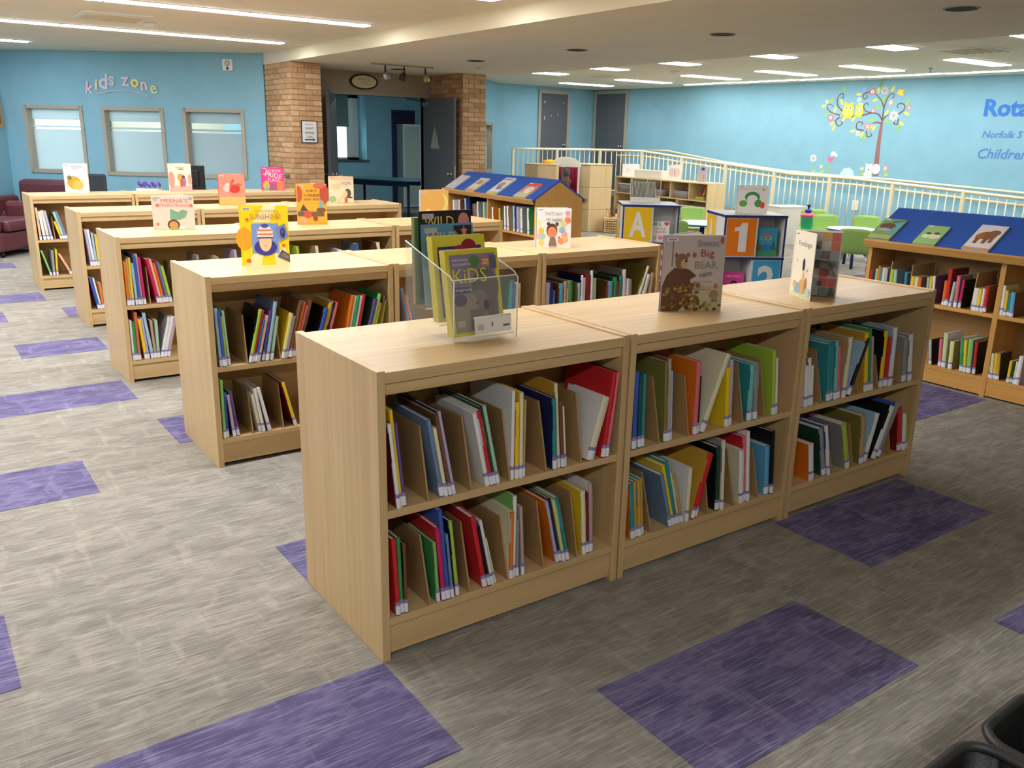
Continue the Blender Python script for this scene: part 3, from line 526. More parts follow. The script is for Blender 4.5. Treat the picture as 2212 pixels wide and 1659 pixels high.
# gabled double-faced shelving with blue tops
def gabled(mw, label, key, shelf_name, L=1.86):
    c = root('gabled_bookcase', (0, 0, 0), 0, label, 'bookcase', mw=mw); wx_, wz_, wi = wood('x', 'honey'), wood('z', 'honey'), wood('x', 'interior')
    D = .60; gz, rz_ = .915, 1.10
    prof = [(0, 0), (D, 0), (D, gz), (D/2, rz_), (0, gz)]
    MX = Matrix(((0, 0, 1, 0), (1, 0, 0, 0), (0, 1, 0, 0), (0, 0, 0, 1)))
    for u in (0, L-.028): put('end_panel', G().prism(prof, .028, wz_, T(u, 0, 0) @ MX), c, bev=.0015)
    put('centre_panel', G().box(L/2-.016, L/2+.016, 0, D, 0, gz, wz_), c)
    sl = math.atan2(rz_-gz, D/2); n = math.hypot(D/2, rz_-gz)
    for s in (0, 1):
        tf = (T(0, 0, gz) @ Rx(sl)) if s == 0 else (T(L, D, gz) @ Rz(math.pi) @ Rx(sl))
        put('slanted_top', G().box(.0, L, -.045, n, .003, .018, M_blue, tf), c, label='blue slanted display top')
        put('book_ledge', G().box(-.01, L+.01, -.064, -.046, -.022, .036, wx_, tf), c, bev=.003)
    put('ridge_strip', G().box(0, L, D/2-.008, D/2+.008, rz_+.008, rz_+.022, M_blue), c)
    for z in (.128, .537):
        for a, b in ((.028, L/2-.016), (L/2+.016, L-.028)): put('shelf', G().box(a, b, .002, D-.002, z-.025, z, wx_), c, bev=.0015)
    for a, b in ((.028, L/2-.016), (L/2+.016, L-.028)):
        put('back_panel', G().box(a, b, D/2-.006, D/2+.006, .129, gz, wi), c)
        put('kick_board', G().box(a, b, .004, .022, .012, .1025, wx_), c); put('kick_board', G().box(a, b, D-.022, D-.004, .012, .1025, wx_), c)
    put('plinth', G().box(.03, L-.03, .05, D-.05, 0, .011, M_black), c)
    CASES[key] = (c, mw, D/2-.008, shelf_name); return c
MW_R = Matrix(((0, 1, 0, 4.54), (-1, 0, 0, 1.446), (0, 0, 1, 0), (0, 0, 0, 1)))
gabled(MW_R, 'gabled oak bookcase with a blue top at the right edge of the photo', 'R', 'right-hand blue-topped bookcase')
_a = Vector((-.08019892, -.99677888, 0)); _b = Vector((.99677888, -.08019892, 0))
MW_M = Matrix(((_a.x, _b.x, 0, 4.69417-_a.x*.27), (_a.y, _b.y, 0, 7.23901-_a.y*.27), (0, 0, 1, 0), (0, 0, 0, 1)))
gabled(MW_M, 'gabled oak bookcase with a blue top, near the puppet theatre', 'M', 'middle blue-topped bookcase', 2.13)

# ---------------------------------------------------------------- shelved books
CW = dict(pinkgrey='greyish pink', greyblue='grey-blue', lightblue='light blue', lightgreen='light green', lightteal='pale teal', darkred='dark red', darkgreen='dark green', darkteal='dark teal', darkblue='dark blue', skyblue='sky blue', palegreen='pale green', paleyellow='pale yellow')
SN = {'u': 'upper', 'l': 'lower'}
ORD = ['first','second','third','fourth','fifth','sixth','seventh','eighth','ninth','tenth','eleventh','twelfth','thirteenth','fourteenth','fifteenth','sixteenth','seventeenth','eighteenth','nineteenth','twentieth']
ORD += ['twenty-'+o for o in ORD[:9]]+['thirtieth','thirty-first','thirty-second']
GROUPN = {}
def make_book(mw, t, h, d, spine, cover, label, group, art_seed):
    """upright hardback, spine at the front (y=0); origin at the bottom of the spine"""
    g = G(); b = .0022 if t > .008 else .0014; ms, mc = pal(spine), pal(cover)
    sp = [(-t/2, .004), (-t/2+t*.2, .0012), (0, 0), (t/2-t*.2, .0012), (t/2, .004), (t/2, .009), (-t/2, .009)]
    g.prism(sp, h, ms)
    g.box(-t/2, -t/2+b, .009, d, 0, h, mc); g.box(t/2-b, t/2, .009, d, 0, h, mc)
    if spine != cover and h > .2: g.box(-t/2-.0002, t/2+.0002, .0035, .0088, h*.55, h*.9, pal(cover))
    o = bpy.data.objects.new('picture_book', g.mesh('picture_book')); C.objects.link(o); o.matrix_world = mw; tag(o, label, 'book', group)
    put('pages', G().box(-t/2+b+.0001, t/2-b-.0001, .0092, d-.004, .003, h-.003, M_page), o)
    s = G(); e = .0006; lz = .03 if h > .17 else .022
    s.prism([(-t/2-e, .0032), (-t/2+t*.2, .0012-e), (0, -e), (t/2-t*.2, .0012-e), (t/2+e, .0032), (t/2+e, .0088), (-t/2-e, .0088)], lz, M_sticker, T(0, 0, .004))
    s.prism([(-t/2-e, .0032), (-t/2+t*.2, .0012-e), (0, -e), (t/2-t*.2, .0012-e), (t/2+e, .0032), (t/2+e, .0088), (-t/2-e, .0088)], .012, M_band, T(0, 0, .004+lz))
    put('spine_label', s, o, label='white call-number sticker')
    return o
for ln in BOOKS.strip().split('\n'):
    key, *items = ln.split('|'); case, sh = key[:-1], key[-1]
    c, mw, dep, cname = CASES[case]; z = ({'u': .537, 'l': .128} if case in 'RM' else {'u': .491, 'l': .141})[sh]
    nb = 0; tot = sum(1 for i in items if i[0] != 'D')
    for it in items:
        q = it.split()
        if q[0] == 'D': divider(c, float(q[1]), z, float(q[2]), float(q[3]), dep); continue
        u, lean, t, h = map(float, q[:4])
        d = min(dep-.012, max(.15, h*rnd.uniform(.78, .95)))
        dip = abs(math.sin(lean))*t/2+.0008
        M = mw @ T(u, .003+rnd.uniform(-.004, .006), z+dip) @ Ry(lean)
        col = CW.get(q[4], q[4]); col2 = CW.get(q[5], q[5])
        desc = col if q[4] == q[5] else '%s and %s' % (col, col2)
        lab = '%s book, %s from left, %s shelf, %s' % (desc, ORD[nb], SN[sh], cname)
        make_book(M, t, h, d, q[4], q[5], lab, 'picture books on the %s shelf of %s' % (SN[sh], cname), nb); nb += 1
# ---------------------------------------------------------------- books on display
FR = Matrix(((1, 0, 0, 0), (0, 0, -1, 0), (0, 1, 0, 0), (0, 0, 0, 1)))     # face lying on the XZ plane, looking towards -y
def display_book(x, y, z, ang, w_, h, cover, shapes, label, openness=50, spine=None, back=None, group='books standing open on the bookcase tops', npg=3):
    r = root('display_book', (x, y, z), math.radians(ang), label, 'book', group)
    mc = rgbm(cover); ms = rgbm(spine or cover); mb = rgbm(back or cover)
    put('front_cover', G().box(0, w_, 0, .003, 0, h, mc), r)
    put('back_cover', G().box(0, w_, -.003, 0, 0, h, mb, Rz(math.radians(openness))), r)
    g = G(); g.prism([(0, .003), (-.004, 0), (-.003, -.001), (.004, 0), (.004, .003)][::-1], h, ms); put('spine', g, r)
    for k in range(npg):
        a = openness*(k+.7)/(npg+.4); put('page_block', G().box(.006, w_-.005, .0005, .0028, .003, h-.003, M_page, Rz(math.radians(a))), r)
    g = G(); art(g, w_, h, shapes, FR)
    g.face([FR @ Vector((a*w_, b*h, .0005)) for a, b in ((.05, .925), (.22, .925), (.22, .965), (.05, .965))], M_sticker); g.face([FR @ Vector((a*w_, b*h, .0009)) for a, b in ((.07, .935), (.20, .935), (.20, .955), (.07, .955))], rgbm((150, 145, 148)))
    put('cover_print', g, r, kind='stuff'); return r
Z = H_U-.0055
Wt = (245, 243, 238)
rr = random.Random(3)
leaves = [('e', rr.uniform(.05, .62), rr.uniform(.02, .36), .035, .022, rr.choice([(150, 110, 40), (178, 140, 62), (120, 85, 36), (160, 125, 50)])) for _ in range(60)]
leaves += [('e', rr.uniform(.5, .97), rr.uniform(.02, .14), .03, .02, rr.choice([(150, 140, 70), (178, 150, 82), (120, 115, 56)])) for _ in range(22)]
display_book(1.339, .272, Z, -24.7, .251, .291, (196, 184, 180), [('r', 0, 0, 1, .33, (188, 178, 150)), ('r', .145, .6, .158, .93, (95, 80, 70)),
 ('p', [(0, .30), (.08, .48), (.2, .58), (.42, .56), (.56, .47), (.46, .42), (.52, .2), (.3, 0), (.02, 0)], (96, 66, 44)), ('e', .30, .66, .10, .105, (138, 100, 66)), ('e', .215, .74, .03, .032, (138, 100, 66)), ('e', .40, .745, .03, .032, (138, 100, 66)), ('e', .345, .63, .055, .06, (196, 164, 124)),
 ('e', .37, .665, .018, .016, (40, 28, 24)), ('e', .33, .7, .007, .007, (30, 24, 20)), ('e', .385, .705, .007, .007, (30, 24, 20)), ('e', .50, .745, .032, .035, (170, 98, 70)), ('e', .93, .935, .03, .045, (180, 90, 74)), ('e', .88, .33, .032, .035, (176, 110, 62)), ('e', .86, .22, .075, .06, (160, 128, 86))]+leaves+
 [('t', 'Sneeze,', .72, .895, .36, .10, (130, 130, 134)), ('t', 'Big', .71, .755, .215, .125, (158, 74, 66)), ('t', 'BEAR,', .71, .605, .38, .115, (142, 138, 96)), ('t', 'SNEEZE!', .70, .485, .215, .05, 8, (96, 94, 92)),
  ('t', 'Maureen Wright', .66, .39, .30, .026, (158, 84, 76)), ('t', 'Illustrated by', .62, .33, .17, .018, (120, 110, 96)), ('t', 'Will Hillenbrand', .64, .29, .30, .024, (158, 84, 76))],
 'picture book with a brown bear cover standing on the nearest row of bookcases', spine=(150, 128, 165), openness=42)
fb = display_book(2.148, .289, Z, -117.8, .193, .28, (236, 228, 206), [('t', 'Feelings', .52, .80, .62, .10, (130, 132, 130)), ('e', .56, .50, .055, .10, (30, 26, 26)), ('p', [(.55, .42), (.60, .42), (.66, .20), (.48, .20)], (232, 196, 150)), ('e', .55, .16, .17, .12, (206, 176, 96)), ('e', .72, .20, .06, .12, (196, 116, 84)), ('e', .35, .12, .14, .10, (142, 170, 190)), ('e', .85, .12, .12, .06, (176, 196, 200)), ('e', .22, .18, .09, .06, (210, 180, 120)), ('r', .1, .02, .95, .06, (196, 210, 160)), ('e', .72, .44, .05, .03, (240, 220, 190)), ('e', .25, .55, .02, .02, (180, 175, 160))],
 'cream picture book titled Feelings standing wide open on the nearest row', openness=68, npg=0)
for k in range(4): put('page_block', G().box(.004, .19, 0, .0025, .003, .277, M_page, Rz(math.radians(55+k*3.4))), fb)
g = G(); cols = [(200, 120, 96), (178, 172, 160), (140, 150, 156), (214, 160, 90), (206, 196, 176), (120, 128, 130), (196, 104, 92), (226, 214, 190), (160, 168, 172)]
tf = Rz(math.radians(55)) @ FR @ T(0, 0, .0005); sh = []
for i in range(5):
    for j in range(7):
        sh.append(('r', .02+i*.192, .015+j*.139, .205+i*.192, .147+j*.139, cols[rr.randrange(9)]))
sh = sh[:14]+sh[14:]
sh += [('p', [(.2, .32), (.95, .32), (.8, .56), (.42, .56), (.22, .5)], (92, 100, 104)), ('p', [(.03, .30), (.17, .36), (.2, .58), (.08, .58), (.05, .45)], (22, 20, 22)), ('p', [(.55, .6), (.66, .68), (.62, .57)], (214, 116, 96)), ('p', [(.68, .6), (.8, .68), (.74, .57)], (214, 116, 96)), ('e', .87, .50, .06, .045, (232, 222, 206)), ('e', .87, .50, .03, .022, (170, 120, 100)), ('e', .72, .87, .05, .035, (238, 230, 214)), ('e', .62, .20, .06, .045, (120, 134, 120)), ('p', [(.80, .02), (.97, .02), (.89, .16)], (110, 120, 96)), ('e', .42, .20, .05, .03, (70, 50, 46)), ('e', .5, .75, .06, .03, (90, 92, 96)), ('r', .02, .015, .4, .12, (60, 58, 54))]
art(g, .193, .28, sh, tf, 0, .00012); put('inside_print', g, fb, kind='stuff', label='grid of small orange and grey pictures')
Y = (250, 222, 30)
display_book(.339, 2.14, Z, -17.2, .226, .29, Y, [('p', [(.25, .72), (.5, 1), (.75, 1), (.62, .72)], (255, 246, 190)), ('p', [(.05, 0), (.3, .25), (.45, .2), (.4, 0)], (255, 246, 190)), ('p', [(.7, 0), (.68, .2), (.9, .3), (1, .1), (1, 0)], (255, 246, 190)),
 ('e', .06, .45, .17, .19, (236, 168, 40)), ('r', .22, .20, .78, .70, (128, 160, 214)), ('e', .5, .30, .24, .14, (64, 62, 150)), ('e', .5, .39, .13, .16, (250, 212, 164)), ('p', [(.33, .45), (.67, .45), (.66, .58), (.59, .66), (.41, .66), (.34, .58)], (246, 238, 226)), ('r', .34, .51, .66, .535, (226, 120, 70)), ('r', .35, .575, .64, .60, (224, 130, 80)), ('r', .33, .455, .67, .475, (70, 76, 150)), ('e', .5, .665, .08, .035, (76, 86, 170)), ('e', .5, .33, .03, .006, (210, 130, 110)), ('p', [(.72, .62), (.92, .70), (.99, .48), (.80, .40)], (120, 140, 190)), ('e', .87, .545, .055, .09, (58, 56, 140)), ('e', .87, .56, .03, .035, (240, 206, 170)),
 ('p', [(.74, .14), (.84, .26), (1, .17), (1, .04)], (92, 88, 88)), ('p', [(.80, .15), (.85, .22), (.97, .155), (.97, .10)], (206, 200, 196)), ('e', .13, .08, .05, .035, (226, 100, 40)), ('e', .14, .77, .035, .022, (226, 100, 40)), ('e', .88, .33, .035, .025, (226, 100, 40)), ('t', 'GOOD MORNING,', .56, .905, .50, .045, (206, 150, 40)), ('t', 'SUNSHINE!', .52, .82, .64, .085, (206, 130, 40))],
 'bright yellow picture book with a child in a striped hat', openness=48)
display_book(1.335, 3.941, Z, -22.5, .208, .286, (238, 180, 60), [('e', .06, .75, .12, .2, (196, 92, 60)), ('e', .92, .75, .16, .24, (190, 84, 62)), ('e', .75, .95, .2, .07, (214, 110, 80)), ('r', 0, .2, .9, .32, (120, 88, 70)), ('e', .35, .25, .13, .10, (206, 84, 66)), ('p', [(.08, .33), (.2, .5), (.36, .34)], (84, 74, 70)), ('e', .82, .5, .09, .1, (130, 180, 170)), ('e', .8, .36, .16, .06, (120, 84, 64)), ('r', 0, 0, 1, .07, (240, 172, 50)), ('e', .2, .10, .14, .06, (240, 170, 140)), ('e', .6, .16, .08, .08, (150, 70, 56)),
 ('t', "RUBY'S", .5, .83, .34, .06, (120, 60, 36)), ('t', 'CHINESE', .5, .72, .50, .075, (120, 60, 36)), ('t', 'NEW YEAR', .5, .62, .52, .06, (120, 60, 36))], 'orange picture book about a new year festival standing on the third row', openness=52)
display_book(.357, 3.978, Z, -23.2, .259, .218, (242, 218, 204), [('p', [(.4, .3), (.42, .62), (.6, .52), (.72, .6), (.84, .55), (.78, .36), (.6, .28)], (122, 168, 140)), ('e', .48, .14, .15, .16, (84, 66, 54)), ('e', .48, .13, .11, .12, (206, 150, 74)), ('e', .68, .06, .08, .05, (250, 240, 232)), ('e', .50, .03, .12, .03, (160, 180, 160)), ('e', .12, .72, .04, .05, (216, 120, 108)), ('e', .93, .72, .04, .05, (216, 120, 108)), ('e', .1, .16, .04, .05, (222, 130, 110)), ('e', .07, .9, .05, .06, (170, 190, 180)), ('e', .92, .93, .05, .05, (170, 180, 200)),
 ('t', "MEENA'S", .53, .86, .64, .12, (214, 120, 104)), ('t', 'Mindful Moment', .53, .73, .70, .09, (214, 120, 104))], 'pale pink picture book with a green leaf standing on the third row', openness=50)
display_book(1.351, 5.835, Z, -8, .229, .27, (240, 150, 130), [('r', 0, 0, 1, .25, (244, 190, 110)), ('e', .6, .52, .21, .14, (206, 60, 54)), ('e', .55, .78, .06, .06, (190, 110, 70)), ('e', .5, .66, .05, .1, (220, 90, 80)), ('e', .3, .55, .12, .13, (240, 200, 200)), ('e', .35, .66, .06, .05, (250, 226, 220)), ('e', .75, .65, .12, .05, (196, 110, 80)), ('t', 'by Maureen', .5, .23, .5, .03, (206, 110, 80)), ('t', 'Wright', .5, .15, .4, .03, (206, 110, 80))][:-2], 'pink and orange picture book with a red-skirted figure on the fourth row', spine=(205, 50, 60), openness=45)
display_book(2.377, 5.784, Z, -18.3, .233, .245, (246, 226, 190), [('r', 0, .86, 1, 1, (244, 196, 150)), ('e', .3, .62, .2, .12, (244, 206, 160)), ('e', .76, .36, .13, .18, (92, 80, 66)), ('e', .86, .2, .10, .03, (92, 80, 66)), ('e', .66, .34, .09, .12, (246, 206, 164)), ('r', .62, .0, .75, .2, (214, 104, 74)), ('e', .13, .14, .16, .12, (160, 190, 140)), ('p', [(.3, .05), (.55, .3), (.62, .28), (.4, 0)], (246, 206, 150)), ('t', 'I HOPE', .68, .74, .46, .12, (120, 108, 90)), ('r', .5, .62, .8, .626, (170, 150, 120))], 'cream and peach picture book titled I Hope on the fourth row', openness=50)
display_book(2.164, 3.635, Z, -22.4, .215, .249, (240, 184, 92), [('e', .82, .62, .17, .26, (250, 222, 130)), ('e', .70, .64, .17, .26, (240, 184, 92)), ('r', 0, 0, 1, .14, (250, 206, 120)), ('e', .3, .40, .08, .05, (252, 226, 160)), ('e', .35, .22, .25, .10, (226, 160, 70))], 'golden picture book with a crescent moon on the third row', back=(225, 222, 232), openness=24, spine=(214, 208, 196))
display_book(1.428, 7.849, Z, -14.9, .231, .29, (250, 230, 206), [('r', 0, 0, 1, .2, (240, 176, 160)), ('e', .52, .5, .15, .15, (238, 160, 76)), ('e', .66, .36, .1, .2, (150, 120, 170)), ('e', .55, .3, .07, .16, (190, 90, 60)), ('e', .12, .42, .14, .3, (236, 150, 134)), ('e', .92, .42, .1, .2, (240, 160, 140)), ('e', .64, .52, .07, .06, (110, 70, 50)), ('e', .5, .86, .2, .035, (238, 190, 110)), ('e', .56, .80, .14, .02, (130, 110, 180))], 'cream and pink picture book with two figures standing beside the black monitor', openness=45)
display_book(.406, 8.003-.2, Z, -30, .225, .29, (248, 238, 226), [('e', .40, .36, .30, .22, (238, 160, 60)), ('e', .56, .28, .24, .16, (244, 186, 90)), ('e', .22, .52, .10, .08, (120, 116, 70)), ('e', .78, .45, .09, .05, (250, 214, 170)), ('r', .3, .88, .8, .905, (160, 150, 146)), ('r', .36, .82, .66, .84, (180, 170, 166))], 'white picture book with an orange bundle on its cover, farthest row', openness=34)
display_book(2.416, 7.76, Z, -14.5, .252, .255, (226, 64, 140), [('e', .2, .2, .14, .22, (240, 180, 80)), ('e', .5, .12, .16, .16, (150, 100, 130)), ('e', .82, .2, .16, .24, (240, 130, 80)), ('p', [(.1, 0), (.26, .35), (.3, 0)], (130, 180, 130)), ('t', 'BIG BOOK', .54, .84, .66, .13, (252, 236, 224)), ('t', 'OF', .14, .70, .1, .07, (252, 236, 224)), ('t', 'PRIDE', .54, .65, .74, .18, -8, (252, 236, 224)), ('t', 'FLAGS', .54, .45, .5, .15, (252, 236, 224))], 'hot pink picture book of pride flags on the farthest row', openness=48)
blob = [(.07, .62, (236, 232, 150)), (.16, .42, (244, 204, 80)), (.10, .28, (246, 190, 190)), (.20, .28, (170, 208, 196)), (.17, .11, (248, 212, 120)), (.90, .70, (244, 130, 104)), (.79, .62, (226, 220, 140)), (.75, .45, (140, 196, 196)), (.82, .33, (240, 160, 180)), (.84, .22, (248, 190, 100)), (.72, .17, (246, 150, 110))]
display_book(2.113, 2.12, Z, -40, .212, .236, Wt, [('e', a, b, .085, .08, c) for a, b, c in blob]+[('p', [(.82, .93), (.97, .93), (.94, .84), (.86, .82)], (246, 160, 170)), ('e', .46, .44, .15, .17, (90, 60, 50)), ('e', .36, .60, .045, .045, (90, 60, 50)), ('e', .60, .60, .045, .045, (90, 60, 50)), ('e', .47, .40, .125, .13, (240, 140, 92)), ('p', [(.38, .04), (.62, .04), (.56, .26), (.42, .26)], (140, 116, 100)), ('e', .42, .42, .012, .014, (50, 36, 30)), ('e', .54, .42, .012, .014, (50, 36, 30)), ('e', .67, .26, .03, .03, (200, 120, 90)),
 ('t', "THAT'S NOT", .50, .85, .50, .075, (110, 108, 108)), ('t', 'MY NAME!', .52, .70, .46, .075, (110, 108, 108))], 'white picture book with coloured dots and a child standing on the second row', back=(176, 180, 170), openness=30)

# ---------------------------------------------------------------- acrylic magazine holder and magazines
ah = root('magazine_holder', (.348, .169, Z), math.radians(2.5), 'clear acrylic stepped magazine holder on the left bookcase of the nearest row', 'holder')
WA, DA = .252, .285
YZ = Matrix(((0, 0, 1, 0), (1, 0, 0, 0), (0, 1, 0, 0), (0, 0, 0, 1)))
side = [(0, 0), (.02, 0), (.03, .012), (DA-.02, .012), (DA-.01, 0), (DA, 0), (DA, .30), (.02, .215), (0, .20)]
for x in (0, WA-.004):
    put('side_wall', G().prism(side, .004, M_acryl, T(x, 0, 0) @ YZ), ah)
    put('edge_strip', G().tube([(x+.002, 0, .002), (x+.002, 0, .20), (x+.002, .02, .216), (x+.002, DA, .30)], .0022, M_acryl_edge, 5), ah)
put('front_wall', G().box(.004, WA-.004, .008, .0115, .014, .205, M_acryl), ah); put('edge_strip', G().tube([(.004, .0095, .206), (WA-.004, .0095, .206)], .002, M_acryl_edge, 5), ah)
for y, z in ((.012, .014), (.085, .05), (.165, .09)):
    put('step_shelf', G().box(.004, WA-.004, y, y+.068, z, z+.003, M_acryl), ah); put('edge_strip', G().tube([(.004, y, z+.0015), (WA-.004, y, z+.0015)], .0018, M_acryl_edge, 5), ah)
    if y > .05: put('riser', G().box(.004, WA-.004, y, y+.003, z+.003, z+.13, M_acryl), ah)
put('back_wall', G().box(.004, WA-.004, DA-.0035, DA, .0, .30, M_acryl), ah)
AM = Matrix.Translation((.348, .169, Z)) @ Rz(math.radians(2.5))
def magazine(y, z, lean, w_, h, t, cover, shapes, label, dx=0, spine=None):
    o = put('magazine', G().box(0, w_, 0, t, 0, h, rgbm(spine or cover)).box(.002, w_+.0002, .0005, t-.0005, -.0002+.0004, h+.0003, M_page), mw=AM @ T(.024+dx, y, z) @ Rx(-lean), label=label, cat='magazine', group='magazines in the acrylic holder')
    g = G(); g.box(0, w_, -.0012, 0, 0, h, rgbm(cover)); put('front_cover', g, o)
    if shapes: g = G(); art(g, w_, h, shapes, T(0, -.0012, 0) @ FR, .0003, .0002); put('cover_print', g, o, kind='stuff')
    return o
YL = (214, 202, 60); GR = (130, 122, 118); VI = (118, 100, 140)
kid = [('r', .07, .04, .93, .95, (142, 128, 150)), ('r', .07, .04, .93, .35, (150, 148, 128)), ('e', .70, .55, .26, .24, (112, 104, 104)), ('e', .56, .36, .24, .17, (132, 122, 118)), ('e', .40, .36, .12, .13, (158, 142, 134)), ('r', .36, .06, .62, .3, (124, 114, 108)), ('r', .70, .05, .9, .5, (108, 100, 100)), ('e', .68, .34, .05, .06, (60, 46, 46)), ('e', .51, .37, .014, .014, (40, 32, 32)), ('e', .53, .86, .10, .075, (90, 130, 66)), ('r', .66, .80, .82, .90, (198, 112, 60)), ('r', .82, .76, .95, .92, (92, 96, 110)), ('r', .08, .5, .4, .57, (78, 66, 96)), ('e', .2, .42, .12, .07, (92, 82, 112)), ('r', .1, .11, .25, .18, (200, 170, 160)),
 ('t', 'NATIONAL', .27, .885, .30, .028, (232, 226, 238)), ('t', 'GEOGRAPHIC', .29, .835, .36, .028, (232, 226, 238)), ('t', 'KiDS', .42, .70, .64, .17, YL), ('t', 'elephant', .27, .535, .3, .05, (236, 232, 236)), ('t', 'FREE', .74, .865, .12, .03, (250, 236, 220)), ('t', 'BIRD', .74, .83, .12, .03, (250, 236, 220)), ('r', .07, .93, .28, .975, (214, 210, 206))][:-1]
for k in range(5): magazine(.060-.006*k, .0185, .20, .205, .272, .0055, YL, kid if k == 4 else None, 'yellow-bordered kids magazine with elephants, frontmost in the acrylic holder' if k == 4 else 'yellow-spined kids magazine, %s behind the elephant issue' % ORD[3-k], spine=(206, 190, 70))
k2 = [('r', .09, .05, .92, .88, (62, 50, 130)), ('e', .68, .86, .15, .10, (140, 30, 56)), ('e', .5, .84, .1, .05, (160, 40, 70)), ('t', 'NATIONAL', .32, .83, .36, .035, (236, 232, 240)), ('t', 'GEOGRAPHIC', .34, .77, .42, .035, (236, 232, 240))]
for k in range(5): magazine(.135-.006*k, .0545, .16, .205, .272, .0055, YL, k2 if k == 4 else None, 'yellow-bordered kids magazine with a red creature, middle tier of the holder' if k == 4 else 'yellow-spined kids magazine, %s behind the red creature issue' % ORD[3-k], spine=(206, 190, 70), dx=-.006)
wl = lambda bg, dot: [('r', .6, .6, .97, .98, (58, 32, 36)), ('e', .42, .80, .34, .15, bg), ('t', 'WILD', .38, .82, .58, .135, (226, 206, 128)), ('e', .82, .83, .13, .10, dot), ('e', .18, .80, .06, .03, (40, 40, 48)), ('r', .06, .90, .28, .96, (190, 186, 182))]
magazine(.205, .0945, .12, .205, .262, .004, (92, 150, 186), [('r', .62, .5, .97, .97, (62, 34, 40)), ('e', .40, .80, .33, .16, (92, 150, 186)), ('p', [(.82, .97), (.84, .92), (.89, .92), (.855, .88), (.87, .82), (.82, .86), (.77, .83), (.79, .88), (.75, .92), (.80, .92)], (206, 140, 138)), ('e', .84, .74, .10, .06, (206, 140, 128)), ('e', .66, .79, .05, .045, (222, 190, 140)), ('t', 'WILD', .38, .82, .56, .15, (224, 204, 128)), ('r', .06, .89, .30, .955, (190, 186, 182)), ('e', .12, .78, .05, .03, (40, 40, 48))], 'blue wildlife magazine with a pink star, upper tier of the acrylic holder', dx=.005)
magazine(.228, .112, .04, .205, .285, .004, (40, 28, 28), [('t', 'WILD', .38, .87, .56, .13, (224, 210, 120)), ('e', .85, .87, .11, .10, (206, 140, 140)), ('r', .06, .91, .28, .97, (190, 186, 182)), ('e', .14, .84, .05, .03, (20, 20, 24))], 'black wildlife magazine at the back of the acrylic holder', dx=0)
for k, c in enumerate([(70, 110, 64), (176, 110, 60), (110, 140, 96)]): magazine(.236+.007*k, .0945, .02, .205, .282, .005, c, None, '%s magazine, %s behind the black wildlife issue' % (('green', 'orange-brown', 'pale green')[k], ORD[k]), dx=-.014)
cdm = root('card_strip', (0, 0, 0), 0, 'folded white card strip at the front of the acrylic holder', 'card', mw=AM @ T(.085, .002, .028) @ Rx(-.1))
put('card_face', G().box(0, .145, 0, .0012, 0, .05, M_white).tube([(0, .004, .052), (.145, .004, .052)], .004, M_white, 6), cdm); put('card_print', G().box(.012, .035, -.0006, -.0001, .012, .03, rgbm((190, 188, 186))).box(.066, .072, -.0006, -.0001, .02, .034, rgbm((120, 118, 116))).box(.112, .138, -.0006, -.0001, .016, .022, rgbm((90, 88, 88))), cdm, kind='stuff')

# ---------------------------------------------------------------- books lying on the blue slanted tops
def lying(mw, u0, u1, v0, v1, cover, shapes, label):
    sl = math.atan2(.185, .30); M = mw @ T(0, 0, .915) @ Rx(sl) @ T(u0, v0, .0185); w_, h = u1-u0, v1-v0
    o = put('board_book', G().box(0, w_, 0, h, 0, .004, rgbm(cover)), mw=M, label=label, cat='book', group='books propped on the blue slanted tops')
    put('pages', G().box(.002, w_-.002, .002, h-.002, .004, .012, M_page), o); put('front_cover', G().box(0, w_, 0, h, .012, .0155, rgbm(cover)), o)
    g = G(); art(g, w_, h, shapes+[('r', .08, .90, .3, .97, (226, 226, 224))], T(0, 0, .0155), .0004, .0003); put('cover_print', g, o, kind='stuff')
lying(MW_R, -.0, .165, -.03, .208, (128, 168, 110), [('r', .5, .3, 1, .9, (110, 176, 176)), ('e', .42, .62, .34, .16, (112, 86, 64)), ('e', .40, .45, .3, .08, (188, 178, 160)), ('r', 0, 0, 1, .2, (170, 186, 110)), ('p', [(.5, .78), (.98, .95), (.96, .98), (.5, .84)], (90, 80, 50))], 'board book with a curled brown animal, leftmost on the right-hand blue top')
lying(MW_R, .334, .488, -.03, .176, (160, 202, 130), [('e', .32, .42, .18, .11, (240, 238, 214)), ('e', .68, .42, .26, .13, (240, 236, 196)), ('e', .34, .56, .10, .06, (96, 72, 64)), ('e', .70, .58, .12, .06, (96, 72, 64))], 'green board book with two pale round shapes, middle of the right-hand blue top')
lying(MW_R, .666, .835, -.03, .236, (236, 230, 224), [('e', .52, .58, .34, .16, (150, 100, 64)), ('e', .72, .70, .2, .11, (140, 104, 74)), ('e', .28, .52, .15, .14, (176, 110, 56)), ('r', .2, .24, .34, .46, (150, 92, 64)), ('r', .5, .26, .64, .48, (132, 96, 70)), ('r', .72, .3, .84, .5, (150, 104, 64)), ('r', 0, 0, 1, .08, (232, 168, 110))], 'white board book with a brown patchwork animal, right of the right-hand blue top')
lying(MW_M, .02, .26, -.03, .255, (206, 196, 196), [('e', .5, .3, .3, .2, (180, 186, 184)), ('e', .5, .34, .2, .12, (214, 208, 206))], 'pale grey book, farthest of four on the middle blue top')
lying(MW_M, .57, .79, -.03, .24, (214, 206, 190), [('e', .5, .62, .3, .2, (176, 158, 80)), ('e', .5, .4, .3, .12, (236, 210, 186)), ('r', 0, 0, 1, .14, (226, 150, 96))], 'cream and olive book, second from the far end of the middle blue top')
